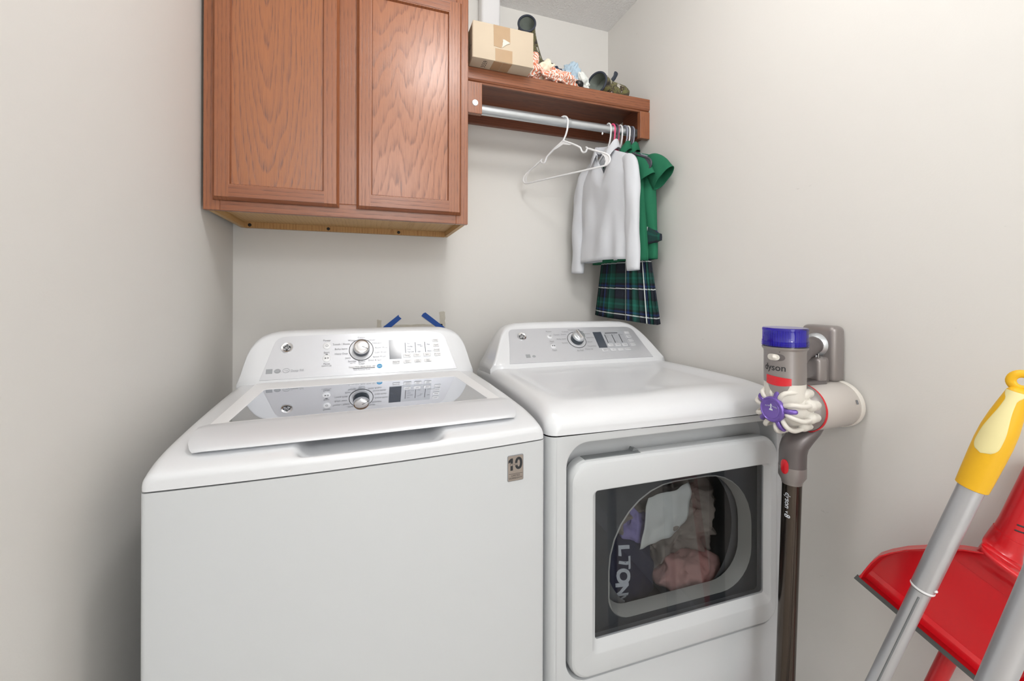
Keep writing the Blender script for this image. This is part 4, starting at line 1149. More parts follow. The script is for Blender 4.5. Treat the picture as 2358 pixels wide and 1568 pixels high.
# screen left is towards +y, i.e. a negative step of the bearing angle
arc_plate('release_latch', -0.95, 0.30, lambda t: (0.9895 - 0.003 * sin(pi * t), 1.0085 - 0.004 * t), 0.0405, 0.0426, M['vac_red'], mot)
arc_plate('latch_shield', -0.85, 0.22, lambda t: (0.988 - 0.022 * sin(pi * t) ** 0.7, 0.9895), 0.0395, 0.0420, M['vac_grey'], mot)
def capsule(zc, hz): return lambda t: (zc - hz * sqrt(max(0.0, 1 - abs(2 * t - 1) ** 3.2)), zc + hz * sqrt(max(0.0, 1 - abs(2 * t - 1) ** 3.2)))
arc_plate('power_slider_track', -0.86, 0.02, capsule(1.0495, 0.0078), 0.0405, 0.0421, M['vac_dark'], mot)
arc_plate('power_slider', -0.84, -0.22, capsule(1.0495, 0.0070), 0.0410, 0.0442, M['vac_white'], mot)
mb = MB(); mb.sphere(on_motor(0.0440, -0.46, 1.0495), 0.0056, 3)
vb(mb, 'slider_knob', M['vac_white'], mot, smooth=50)
mb = MB().lathe([(0.0014, 0.0), (0.0014, 0.0006), (0.0001, 0.0006)], on_motor(0.0414, -0.24, 1.0625), on_motor(1, -0.24, 0) - on_motor(0, -0.24, 0), 10)
vb(mb, 'indicator', M['black'], mot)
txt = text_obj('lettering', [('dyson', 0.0, 0.0, 0.0205, 'CENTER', 0, 0, 0.0002)], M['print_dark'], None, None, warp=lambda x, y: on_motor(0.0419, -0.52 + x / 0.0418, 1.026 + y) - VO)
txt.parent = mot
# handle, battery and bridge to the dock
hnd = MB(); hnd.tube(spline([(0.930, 0.692, 1.020), (0.955, 0.696, 1.040), (0.985, 0.702, 1.056), (1.020, 0.712, 1.064), (1.034, 0.718, 1.066)], 5), [0.0165] * 5 + [0.0175] * 5 + [0.0195] * 5 + [0.0205] * 6, 20)
vb(hnd, 'handle', M['vac_dark'], smooth=50)
vb(MB().tube(spline([(0.945, 0.690, 1.024), (0.952, 0.691, 1.008), (0.948, 0.690, 0.992)], 4), 0.0075, 12), 'trigger', M['black'], smooth=50)
vb(MB().box(0.930, 1.022, 0.676, 0.708, 0.972, 0.989, 0.006, 3), 'bridge', M['vac_dark'], smooth=40)
vb(MB().box(0.992, 1.022, 0.676, 0.712, 0.984, 1.040, 0.008, 3), 'battery', M['vac_grey'], smooth=40)
# inlet neck to the wand
WX_, WY_ = 0.938, 0.700
mb = MB()
def sec(cx, cy, z, a, b, n=24): return [(cx + a * cos(2 * pi * k / n), cy + b * sin(2 * pi * k / n), z) for k in range(n)]
mb.loops([sec(1.0, AY, 0.897, 0.012, 0.020), sec(0.985, AY, 0.885, 0.020, 0.026), sec(0.962, 0.690, 0.868, 0.034, 0.030), sec(0.946, 0.694, 0.850, 0.032, 0.030), sec(0.939, 0.697, 0.835, 0.0285, 0.0285), sec(0.938, 0.699, 0.822, 0.0278, 0.0278), sec(0.938, 0.700, 0.790, 0.0278, 0.0278)], True, True)
nk = vb(mb, 'inlet_neck', M['vac_dark'], smooth=50)
mb = MB(); mb.loops([sec(0.938, 0.700, 0.7905, 0.0282, 0.0282), sec(0.938, 0.700, 0.768, 0.0282, 0.0282), sec(0.937, 0.700, 0.756, 0.0215, 0.0215), sec(0.937, 0.700, 0.750, 0.0205, 0.0205)], True, True)
cf = vb(mb, 'wand_cuff', M['vac_grey'], smooth=30)
wa = math.atan2(-WY_, -WX_)
def on_wand(r, da, z, cx=None): return Vector(((cx if cx is not None else 0.938) + r * cos(wa + da), WY_ + r * sin(wa + da), z))
mb = MB(); mb.loops([[tuple(on_wand(rr, -0.55 + 0.30 * s * cos(2 * pi * k / 28), 0.793 + s * 0.0165 * (abs(sin(2 * pi * k / 28)) ** 0.75) * (1 if sin(2 * pi * k / 28) >= 0 else -1))) for k in range(28)] for rr, s in ((0.0265, 1), (0.0300, 1), (0.0308, 0.8))], True, True)
vb(mb, 'release_button', M['vac_red'], nk, smooth=40)
wd = vb(MB().lathe([(0.0198, 0.0), (0.0198, 0.65)], (0.931, 0.716, 0.105), Vector((0.0065, -0.016, 0.648)), 40), 'wand', M['wand'], smooth=40)
def wandpt(x, y):
    z = 0.714 - x
    t = (z - 0.105) / 0.648
    cx, cy = 0.931 + 0.0065 * t, 0.716 - 0.016 * t
    a = wa - 0.42 + y / 0.0198
    return Vector((cx + 0.0201 * cos(a), cy + 0.0201 * sin(a), z)) - VO
txt = text_obj('lettering', [('dyson', 0.0, 0.0, 0.0155, 'CENTER', 0, 0.15, 0.0002), ("v", 0.027, 0.0, 0.0105, 'CENTER', 0, 0.15, 0.0002), ("8", 0.035, 0.0, 0.0165, 'CENTER', 0, 0.15, 0.0003)], M['letter_white'], None, None, warp=wandpt)
txt.parent = wd
# cleaner head on the floor end of the wand
vb(MB().box(0.87, 1.01, 0.70, 0.765, 0.004, 0.05, 0.016, 3), 'cleaner_head', M['vac_dark'], smooth=40)
vb(MB().tube([(0.930, 0.720, 0.04), (0.931, 0.717, 0.11)], 0.018, 16), 'head_joint', M['vac_grey'], smooth=40)

# ------------------------------------------------------------------ mop with yellow grip
B1, D1 = Vector((0.853, 0.635, 0.0)), Vector((0.14, -0.26, 1.0)).normalized()
def along(b, d, z): return b + d * (z / d.z)
mp = thing('mop', 'mop with yellow grip and pale inlay leaning by the right wall', 'mop', B1)
def mpb(mb, name, mat, parent=None, **kw): return db(mb, name, mat, parent, B1, mp, **kw)
mpb(MB().lathe([(0.0140, 0), (0.0140, 0.64)], along(B1, D1, 0.045), D1, 28), 'lower_pole', M['alu'], smooth=40)
ridge_dir = Vector((-0.92, -0.36, 0)).normalized(); ridge_dir = (ridge_dir - D1 * ridge_dir.dot(D1)).normalized()
mb = MB(); mb.tube([along(B1, D1, 0.06) + ridge_dir * 0.0138, along(B1, D1, 0.65) + ridge_dir * 0.0138], 0.0016, 8)
mpb(mb, 'pole_groove', M['grey_plastic'], smooth=40)
mpb(MB().lathe([(0.0166, 0), (0.0166, 0.24)], along(B1, D1, 0.662), D1, 32), 'upper_pole', M['alu'], smooth=40)
mb = MB().lathe([(0.0166, 0), (0.0172, 0.0012), (0.0172, 0.003), (0.0166, 0.004)], along(B1, D1, 0.661), D1, 32)
cam_side = Vector((-0.55, -0.8, 0)).normalized(); right_side = Vector((0.75, -0.65, 0)); right_side = (right_side - D1 * right_side.dot(D1)).normalized()
mb2 = MB(); q = along(B1, D1, 0.670) + (right_side * 0.6 + cam_side * 0.8).normalized() * 0.0150
mb2.sphere(q, 0.0042, 2, (1, 1, 0.7))
mpb(mb, 'joint_ring', M['white_plastic'], smooth=40)
mpb(mb2, 'lock_button', M['white_plastic'], smooth=40)
G0 = along(B1, D1, 0.862)
gprof = [(0.0190, 0.0), (0.0205, 0.001), (0.0212, 0.02), (0.0222, 0.06), (0.0226, 0.085), (0.0218, 0.110), (0.0192, 0.135), (0.0162, 0.155), (0.0138, 0.170), (0.0125, 0.178), (0.0088, 0.184), (0.003, 0.186)]
gp = mpb(MB().lathe(gprof, G0, D1, 36), 'grip', M['yellow'], smooth=50)
gv = (Vector((0, 0, 1.19)) - (G0 + D1 * 0.1)); gv = (gv - D1 * gv.dot(D1)).normalized(); gs = D1.cross(gv)
# gs points to screen left or right; the inlay sits a little to the left of the facing line
if gs.dot(Vector((cos(_yaw), -sin(_yaw), 0))) > 0: gs = -gs
def rad_at(h):
    for (r0, h0), (r1, h1) in zip(gprof, gprof[1:]):
        if h0 <= h <= h1: return r0 + (r1 - r0) * (h - h0) / (h1 - h0)
    return gprof[-1][0]
rows = []
for i in range(29):
    t = i / 28; h = 0.066 + (0.178 - 0.066) * t
    if t < 0.16: w = 0.78 * sqrt(max(0.0, 1 - ((0.16 - t) / 0.16) ** 2))
    else: w = 0.78 - 0.30 * smoothstep(0.25, 0.80, t)
    if t > 0.86: w = w + 0.75 * smoothstep(0.86, 1.0, t)
    c = 0.34 - 0.18 * t
    rows.append([G0 + D1 * h + (gv * cos(c + w * s) + gs * sin(c + w * s)) * (rad_at(h) + (0.0009 if abs(s) < 0.95 else -0.0004)) for s in [-1 + 2 * k / 14 for k in range(15)]])
mb = MB(); mb.grid(rows); mpb(mb, 'inlay', M['butter'], gp, smooth=60, label='pale yellow rubber inlay')
rc_ = G0 + D1 * 0.196; ring = []
for k in range(28):
    a = 2 * pi * k / 28; ring.append(rc_ + (D1 * sin(a) + gs * cos(a)) * 0.0125)
mb = MB(); mb.tube(ring, 0.0050, 12, closed=True, flat=(0.8, 1.3)); mpb(mb, 'hanging_loop', M['yellow'], gp, smooth=60)
mpb(MB().box(0.74, 0.92, 0.61, 0.665, 0.004, 0.03, 0.008, 2), 'mop_head', M['grey_plastic'], smooth=40)
mpb(MB().tube([B1 + Vector((0, 0, 0.02)), along(B1, D1, 0.06)], 0.016, 12), 'head_joint', M['grey_plastic'], smooth=40)

# second pole, bare aluminium, nearest the camera
B2, D2 = Vector((0.748, 0.462, 0.0)), Vector((0.105, -0.215, 1.0)).normalized()
sp = thing('bare_pole', 'bare aluminium pole at the right edge, in front of the red dustpan', 'pole', B2)
db(MB().lathe([(0.0165, 0), (0.0165, 1.22)], along(B2, D2, 0.035), D2, 32), 'pole', M['alu'], None, B2, sp, smooth=40)
db(MB().lathe([(0.0168, 0), (0.0182, 0.002), (0.0182, 0.10), (0.013, 0.115), (0.0001, 0.117)], along(B2, D2, 1.22), D2, 24), 'end_grip', M['yellow'], None, B2, sp, smooth=40)
db(MB().box(0.68, 0.82, 0.435, 0.49, 0.003, 0.045, 0.012, 3), 'pole_foot', M['grey_plastic'], None, B2, sp, smooth=40)

# red broom stick behind, and the dustpan clipped to it
B3 = Vector((1.030, 0.612, 0.0)); D3 = (Vector((1.0665, 0.402, 0.768)) - B3).normalized()
br = thing('broom', 'red broom whose stick passes behind the red dustpan', 'broom', B3)
def brb(mb, name, mat, **kw): return db(mb, name, mat, None, B3, br, **kw)
brb(MB().lathe([(0.0135, 0), (0.0135, 0.815), (0.011, 0.825), (0.003, 0.828)], along(B3, D3, 0.10), D3, 28), 'stick', M['red_plastic'], smooth=40)
brb(MB().loops([[(B3.x + x * s, B3.y + y * s, z) for x, y in rrect(-0.028, 0.028, -0.11, 0.06, 0.02, 4)] for z, s in ((0.07, 1), (0.10, 0.9), (0.125, 0.35))], True, True), 'broom_head', M['red_plastic'], smooth=40)
bs = brb(MB().loops([[(B3.x + x * s, B3.y + y * s, z) for x, y in rrect(-0.024, 0.024, -0.105, 0.055, 0.01, 4)] for z, s in ((0.0, 1.08), (0.072, 1.0))], True, True), 'bristles', M['rubber_grey'], smooth=40)

PT = Vector((0.965, 0.567, 0.60)); es = Vector((0.354, -0.935, 0)).normalized()
e1 = (es * 0.873 + Vector((0, 0, 1)) * -0.488).normalized(); e2 = (es * 0.488 + Vector((0, 0, 1)) * 0.873).normalized()
en = e1.cross(e2)
if en.dot(-PT) < 0: en = -en
dpn = thing('dustpan', 'glossy red dustpan with grey rubber lip clipped to the broom stick', 'dustpan', PT)
DM = Matrix((e1, e2, en)).transposed().to_4x4(); DM.translation = PT
def dpb(mb, name, mat, parent=None, **kw):
    for v in mb.bm.verts: v.co = DM @ v.co
    return db(mb, name, mat, parent, PT, dpn, **kw)
CXp = 0.098
half = [(-0.0105, 0.014), (-0.0128, 0.030), (-0.0142, 0.056), (-0.0128, 0.078), (-0.006, 0.098), (0.006, 0.124), (0.027, 0.157), (0.0525, 0.190), (0.072, 0.208)]
outl = half + [(2 * CXp - x, y) for x, y in reversed(half)]
def scaled(k, h, cy=0.09): return [(CXp + (x - CXp) * k, max(0.010, cy + (y - cy) * k) if y > 0.02 else y, h) for x, y in outl]
mb = MB()
mb.loops([scaled(1.0, 0.0), scaled(1.004, 0.019), scaled(1.012, 0.0215), scaled(1.012, 0.0230), scaled(0.990, 0.0230), scaled(0.975, 0.014), scaled(0.930, 0.0045), scaled(0.90, 0.003)], True, True)
dpb(mb, 'pan', M['red_plastic'], smooth=35)
mb = MB()
L0, L1 = -0.0115, 2 * CXp + 0.0115
mb.prism([(0.0035, -0.001), (0.0035, 0.0035), (0.014, 0.0065), (0.026, 0.0065), (0.034, 0.0035), (0.034, -0.001)], L0, L1, 'yz')
for v in mb.bm.verts: pass
dpb(mb, 'lip_ridge', M['red_plastic'], smooth=20)
mb = MB(); mb.prism([(-0.008, -0.001), (-0.008, 0.0012), (0.004, 0.0042), (0.004, 0.0)], L0 - 0.003, L1 + 0.003, 'yz')
dpb(mb, 'rubber_lip', M['rubber_grey'], smooth=20, label='grey rubber lip strip')
# neck: raised web from pan floor to the socket, then the socket round the stick
sk0 = along(B3, D3, 0.735); sk1 = along(B3, D3, 0.905)
lo0 = DM.inverted() @ sk0; lo1 = DM.inverted() @ along(B3, D3, 0.77)
secs = [(CXp, 0.160, 0.0036, 0.060, 0.001), (CXp, 0.178, 0.0050, 0.052, 0.006), (CXp + 0.004, 0.196, 0.010, 0.040, 0.013), (0.5 * (CXp + lo0.x), 0.212, 0.010, 0.031, 0.019), (lo0.x, lo0.y + 0.004, lo0.z + 0.004, 0.0262, 0.0235), (lo1.x, lo1.y, lo1.z, 0.0215, 0.0215)]
cen = spline([(a, b, c) for a, b, c, d, e in secs], 5); wid = spline([(d, e, 0) for a, b, c, d, e in secs], 5)
mb = MB(); mb.loops([[(c.x + w.x * cos(2 * pi * k / 28), c.y, c.z + w.y * sin(2 * pi * k / 28)) for k in range(28)] for c, w in zip(cen, wid)], True, True)
dpb(mb, 'neck_web', M['red_plastic'], smooth=60)
soc = db(MB().lathe([(0.0245, -0.012), (0.0228, 0.0), (0.0205, 0.025), (0.0190, 0.06), (0.0182, 0.17), (0.0172, 0.173), (0.0145, 0.173)], sk0, D3, 32), 'socket', M['red_plastic'], None, PT, dpn, smooth=40)
sdir = Vector((0, 0, 1.19)) - sk0; sdir = (sdir - D3 * sdir.dot(D3)).normalized(); sright = D3.cross(sdir)
if sright.dot(Vector((cos(_yaw), -sin(_yaw), 0))) < 0: sright = -sright
for h in (0.0555, 0.066):
    mb = MB(); mb.tube([sk0 + D3 * (h - 0.0) + (sdir * cos(a) + sright * sin(a)) * 0.0186 for a in [0.15 + 0.09 * k for k in range(10)]], 0.0016, 8)
    db(mb, 'socket_slot', M['black'], soc, PT, dpn, smooth=40)
# ------------------------------------------------------------------ hangers
HG = 'clothes hangers on the steel rod'


def frame(cx, a, cy=RY, tilt=0.0):
    """hanger frame: X towards the room (near end), Y = garment front (faces left), Z up; origin at the rod axis"""
    h = Vector((a, -sqrt(1 - a * a), 0)); f = h.cross(Vector((0, 0, 1)))
    m = Matrix((h, f, Vector((0, 0, 1)))).transposed().to_4x4(); m.translation = Vector((cx, cy, RZ))
    return m


def hanger_meshes():
    Z = -RZ; hk = MB()
    pts = [(0.0228 * cos(radians(t)), 0, 0.0228 * sin(radians(t))) for t in range(196, -6, -14)]
    pts += [(0.0215, 0, -0.018), (0.0195, 0, -0.034), (0.0130, 0, -0.052), (0.006, 0, -0.064), (0.0, 0, -0.073)]
    hk.tube(pts, [0.0028] + [0.0036] * (len(pts) - 2) + [0.0044], 10)
    bd = MB()
    side = [(0.0, 1.7905), (0.024, 1.778), (0.050, 1.764), (0.072, 1.750), (0.0815, 1.742), (0.0865, 1.729), (0.096, 1.7225), (0.106, 1.725), (0.112, 1.734), (0.135, 1.723), (0.165, 1.709), (0.190, 1.697), (0.2035, 1.684), (0.2055, 1.670), (0.198, 1.659), (0.182, 1.6545)]
    loop = [(x, 0, z + Z) for x, z in side] + [(x, 0, 1.6545 + Z) for x in (0.12, 0.06, 0.0, -0.06, -0.12)] + [(-x, 0, z + Z) for x, z in reversed(side[1:])]
    sm = spline(loop + [loop[0]], 2)[:-1]
    bd.tube(sm, 0.0036, 8, closed=True)
    return hk, bd


def hanger_prototype():
    hk, bd = hanger_meshes()
    r = thing('clothes_hanger', 'x', 'hanger', (0, 0, 0), 0, HG)
    body = bd.build('frame', None, r, smooth=60)
    hook = hk.build('hook', None, r, smooth=60)
    # small shoulder hook tips, end webs and the web under the neck
    for s in (-1, 1):
        mb = MB(); mb.tube([(s * 0.112, 0, 1.734 - RZ), (s * 0.107, 0, 1.7395 - RZ), (s * 0.1035, 0, 1.7415 - RZ)], [0.0036, 0.003, 0.0022], 8)
        mb.build('strap_tip', None, r, smooth=60)
        mb = MB(); mb.prism([(s * 0.165, 1.709 - RZ), (s * 0.190, 1.697 - RZ), (s * 0.2035, 1.684 - RZ), (s * 0.2055, 1.670 - RZ), (s * 0.198, 1.659 - RZ), (s * 0.182, 1.6545 - RZ), (s * 0.188, 1.668 - RZ), (s * 0.186, 1.684 - RZ)], -0.0012, 0.0012, 'xz')
        mb.build('end_web', None, r, smooth=0)
    mb = MB(); mb.prism([(0, 1.7905 - RZ), (0.024, 1.778 - RZ), (0.050, 1.764 - RZ), (0.03, 1.766 - RZ), (0.0, 1.776 - RZ), (-0.03, 1.766 - RZ), (-0.050, 1.764 - RZ), (-0.024, 1.778 - RZ)], -0.0012, 0.0012, 'xz')
    mb.build('neck_web', None, r, smooth=0)
    return r


PROTO = hanger_prototype()
HL = [(0.728, 0.478, 'white_plastic', 'empty white plastic hanger at the left, hanging alone on the rod'),
      (0.9330, 0.18, 'white_plastic', 'white hanger holding the white long-sleeved polo'),
      (0.9520, 0.20, 'pink_plastic', 'pink hanger next to the hook of the white polo'),
      (0.9625, 0.17, 'dark_hanger', 'charcoal hanger between the pink ones, its end loop showing by the green sleeve'),
      (0.9700, 0.15, 'pink_plastic', 'second pink hanger, right of the charcoal one'),
      (0.9880, 0.12, 'white_plastic', 'white hanger standing apart right of the pink ones'),
      (1.0080, 0.10, 'grey_hanger', 'grey lilac hanger holding the nearer green polo'),
      (1.0205, 0.09, 'white_plastic', 'white hanger between two grey hangers near the right post'),
      (1.0320, 0.08, 'dark_hanger', 'dark hanger near the right post, second from the right end'),
      (1.0420, 0.06, 'grey_hanger', 'rightmost grey hanger beside the right post')]
for i, (cx, a, mt, lab) in enumerate(HL):
    if i == 0: r = PROTO
    else: r = copy_tree(PROTO)
    for c in r.children:
        c.data = c.data.copy() if i else c.data
        c.data.materials.clear(); c.data.materials.append(M[mt])
    r.matrix_world = frame(cx, a) @ Matrix.Diagonal(((0.70, 1, 1, 1) if mt == 'pink_plastic' or i in (1, 5) else (0.95, 1, 1, 1)) if i else (1, 1, 1, 1))
    r['label'] = lab


# ------------------------------------------------------------------ garments
def place(mb, m):
    for v in mb.bm.verts: v.co = m @ v.co
    return mb


def polo(name, label, mat, m, sw, hem, wch, whem, sleeve, seed, collar=True, vneck=0.10, group=None, near_only=False):
    o = m.translation.copy()
    root = thing(name, label, 'shirt', o, 0, group)

    def fin(mb, nm, solid=0.0014, lab=None, smooth=60):
        place(mb, m)
        ob = mb.build(nm, M[mat], None, smooth=smooth, solid=solid)
        for v in ob.data.vertices: v.co -= o
        ob.parent = root
        if lab: ob['label'] = lab
        return ob
    TOP = -0.085
    def top(X): return TOP - 0.055 * (min(1.0, abs(X) / sw)) ** 1.25
    NU, NV = 72, 26
    rows = []
    for i in range(NV + 1):
        v = i / NV; row = []
        for j in range(NU):
            th = 2 * pi * j / NU
            w = sw + (wch - sw) * smoothstep(0, 0.25, v) + (whem - wch) * v
            c, s = cos(th), sin(th)
            X = w * (abs(c) ** 0.75) * (1 if c >= 0 else -1)
            d = 0.014 + 0.020 * smoothstep(0, 0.2, v)
            Y = d * (abs(s) ** 0.8) * (1 if s >= 0 else -1)
            n1 = noise.noise(Vector((X * 16 + seed, 3.1 * (1 if s > 0 else 2), v * 2.2 + seed)))
            n2 = noise.noise(Vector((X * 42 + seed, 1.7, v * 3.0)))
            Y += (0.016 * n1 + 0.004 * n2) * smoothstep(0.08, 0.6, v)
            t = top(X)
            nk = 0.050
            if s > 0 and abs(X) < nk: t -= vneck * (1 - abs(X) / nk)
            elif s <= 0 and abs(X) < nk: t -= 0.008 * (1 - abs(X) / nk)
            if sw - abs(X) < 0.0: t = top(sw) - (abs(X) - sw) * 0.8
            z = t * (1 - v) + hem * v + 0.004 * noise.noise(Vector((X * 10, seed, 0))) * v
            row.append((X, Y, z))
        rows.append(row)
    mb = MB(); mb.grid(rows, close_u=True)
    fin(mb, 'body')
    for sg in ((1,) if near_only else (1, -1)):
        mb = MB(); zt = top(sw)
        if sleeve == 'long':
            path = spline([(sg * (sw - 0.040), 0, zt - 0.012), (sg * (sw - 0.004), 0.004, zt - 0.030), (sg * (sw + 0.018), 0.010, zt - 0.09), (sg * (sw + 0.026), 0.014, zt - 0.19), (sg * (sw + 0.030), 0.016, zt - 0.33), (sg * (sw + 0.034), 0.016, hem - 0.045)], 7)
            n = len(path)
            rad = [0.024 + 0.022 * smoothstep(0, 0.25, k / n) - 0.008 * (k / n) for k in range(n)]
            mb.tube(path, rad, 22, caps=False, flat=(0.80, 0.52))
        else:
            L = sleeve
            path = spline([(sg * (sw - 0.055), 0, zt - 0.026), (sg * (sw - 0.015), 0.003, zt - 0.040), (sg * (sw + L * 0.5), 0.004, zt - 0.066), (sg * (sw + L), 0.002, zt - 0.105)], 6)
            n = len(path); rad = [0.034 + 0.016 * smoothstep(0, 0.5, k / n) + 0.006 * (k / n) for k in range(n)]
            mb.tube(path, rad, 24, caps=False, flat=(1.0, 0.42))
        for v in mb.bm.verts:
            q = v.co
            v.co.y += 0.007 * noise.noise(Vector((q.x * 30 + seed, q.z * 9, 2.0 + sg)))
            v.co.x += 0.004 * noise.noise(Vector((q.y * 40, q.z * 11 + seed, 5.0)))
        fin(mb, 'sleeve')
    if collar:
        rows = [[], [], [], []]
        for k in range(33):
            a = radians(30 + 300 * k / 32)
            fx = 0.052 * sin(a); fy = 0.030 * cos(a) + 0.002
            front = max(0.0, cos(a))
            zb = TOP - 0.004 - 0.060 * front ** 2
            for i, (g, dz) in enumerate(((1.0, 0.0), (1.02, 0.026), (1.10, 0.030), (1.36 + 0.10 * front, -0.006 - 0.016 * front))):
                rows[i].append((fx * g + 0.006 * noise.noise(Vector((k * 0.4, i, seed))), fy * g + (0.012 * front if i == 3 else 0.0), zb + dz))
        mb = MB(); mb.grid(rows); fin(mb, 'collar', 0.0016, 'soft turned-down collar')
    return root


polo('white_polo', 'white long-sleeved cotton polo hanging in front of the green shirts', 'shirt_white', frame(0.925, 0.19), 0.128, -0.540, 0.142, 0.150, 'long', 1.3)
polo('green_polo', 'nearer green short-sleeved polo, just behind the white shirt', 'shirt_green', frame(0.985, 0.11), 0.112, -0.545, 0.128, 0.168, 0.035, 4.1, group=None)
polo('green_polo', 'farther green short-sleeved polo beside the right wall, its sleeve sticking out', 'shirt_green', frame(1.022, 0.09), 0.145, -0.540, 0.150, 0.172, 0.062, 7.7, group=None)

# tartan skirt
SKM = frame(1.012, 0.115)
sk = thing('tartan_skirt', 'pleated green tartan skirt hanging below the green polos', 'skirt', SKM.translation)
rows = []; NU, NV = 168, 18
zt, zb_ = 1.405 - RZ, 1.083 - RZ
arcs = []
for i in range(NV + 1):
    v = i / NV; row = []
    w = 0.130 + 0.052 * v
    for j in range(NU):
        th = 2 * pi * j / NU; c, s = cos(th), sin(th)
        X = w * (abs(c) ** 0.8) * (1 if c >= 0 else -1); Y = (0.018 + 0.010 * v) * (abs(s) ** 0.7) * (1 if s >= 0 else -1)
        ph = (j / NU * 26) % 1.0
        sawt = (ph / 0.8 if ph < 0.8 else (1 - ph) / 0.2) - 0.5
        Y += (0.003 + 0.020 * v) * sawt * (0.6 + 0.4 * abs(s)) * (1 if s >= 0 else -1)
        X += 0.010 * v * sawt
        row.append((X, Y, zt + (zb_ - zt) * v - 0.010 * v * c + 0.003 * v * sawt))
    rows.append(row)
mb = MB(); mb.grid(rows, close_u=True, uvs=lambda ii, jj: (jj / NU * 0.86, 0.32 * ii / NV))
place(mb, SKM); so = mb.build('skirt_panel', M['plaid'], None, smooth=50, solid=0.0012)
for v in so.data.vertices: v.co -= SKM.translation
so.parent = sk
rows = []
for i in range(21):
    t = -0.125 + 0.325 * i / 20
    dr_ = 0.004 + 0.016 * smoothstep(0.12, 0.20, t); hh = 0.034 - 0.022 * smoothstep(0.14, 0.2, t)
    ky = 1 - 0.72 * smoothstep(0.13, 0.2, t)
    z0 = zt + 0.016 - dr_
    rows.append([(t, y, z0 + dz) for y, dz in ((-0.018 * ky, -hh), (0.020 * ky, -hh), (0.026 * ky, 0), (0.018 * ky, hh), (-0.016 * ky, hh), (-0.022 * ky, 0))])
mb = MB(); V = mb.grid(rows, close_u=True, uvs=lambda ii, jj: (0.016 * ii + 0.03, 0.02 * jj))
mb.bm.faces.new(V[0]); mb.bm.faces.new(list(reversed(V[-1])))
place(mb, SKM); so = mb.build('waistband', M['plaid'], None, smooth=50)
for v in so.data.vertices: v.co -= SKM.translation
so.parent = sk

# ------------------------------------------------------------------ things on the shelf
bx = thing('cardboard_box', 'tan cardboard box with tape standing on the shelf beside the cabinet', 'box', (0.4435, 1.43, ZS + 0.0006))
BO = Vector(bx.location)
BX0, BX1, BY0, BY1, BZ0, BZ1 = 0.3345, 0.5530, 1.361, 1.490, ZS + 0.0006, 2.1065
def bb(mb, nm, mat, parent=None, **kw): return db(mb, nm, mat, parent, BO, bx, **kw)
bb(MB().box(BX0, BX1, BY0, BY1, BZ0, BZ1, 0.0015, 2), 'carton', M['card'], smooth=40)
bb(MB().loops([[(BX0 - 0.0015, y, z) for y, z in ((BY0 + 0.002, BZ1 - 0.004), (BY1 - 0.01, BZ1 - 0.012), (BY1 - 0.01, BZ0 + 0.01), (BY0 + 0.002, BZ0 + 0.001))], [(BX0, y, z) for y, z in ((BY0 + 0.002, BZ1 - 0.004), (BY1 - 0.01, BZ1 - 0.012), (BY1 - 0.01, BZ0 + 0.01), (BY0 + 0.002, BZ0 + 0.001))]], True, True), 'side_flap', M['card'], smooth=0)
bb(MB().box(BX0 + 0.001, BX1 - 0.001, BY0 - 0.0008, BY0 + 0.001, BZ0 + 0.0008, BZ0 + 0.0032), 'bottom_seam', M['card'], smooth=0)
bb(MB().prism([(0.406, BZ1 - 0.001), (0.465, BZ1 - 0.002), (0.466, 2.052), (0.441, 2.058), (0.438, 2.046), (0.434, 2.030), (0.407, 2.033)], BY0 - 0.0009, BY0 - 0.0001), 'tape_piece', M['packing'], smooth=0)
bb(MB().prism([(0.4125, 2.026), (0.474, 2.026), (0.474, BZ0 + 0.001), (0.4125, BZ0 + 0.001)], BY0 - 0.0009, BY0 - 0.0001), 'tape_piece', M['packing'], smooth=0)
bb(MB().prism([(0.4385, 2.0615), (0.4405, 2.0590), (0.4440, 2.0605), (0.466, 2.0515), (0.452, 2.0440), (0.436, 2.031), (0.4385, 2.040), (0.4375, 2.047), (0.4395, 2.052)], BY0 - 0.0030, BY0 - 0.0014), 'lifted_tape', M['tape_white'], smooth=0)
for x0, x1 in ((0.4085, 0.441), (0.442, 0.474)):
    bb(MB().box(x0, x1, BY0 + 0.001, 1.4185, BZ0 - 0.0006, BZ0 + 0.0001), 'tape_piece', M['packing'], smooth=0)
BTM = Matrix(((1, 0, 0, 0.383), (0, -1, 0, 1.392), (0, 0, -1, BZ0 - 0.0003), (0, 0, 0, 1)))
t_ = text_obj('lettering', [('3559', 0, 0, 0.022, 'CENTER', radians(90))], M['print_dark'], None, BTM)
BSM = Matrix(((0, 0, -1, BX0 - 0.0019), (-1, 0, 0, 1.392), (0, 1, 0, 2.03), (0, 0, 0, 1)))
t2_ = text_obj('lettering', [('5', 0, 0, 0.03, 'CENTER', radians(-75))], M['print_dark'], None, BSM)
for t in (t_, t2_):
    for v in t.data.vertices: v.co -= BO
    t.parent = bx


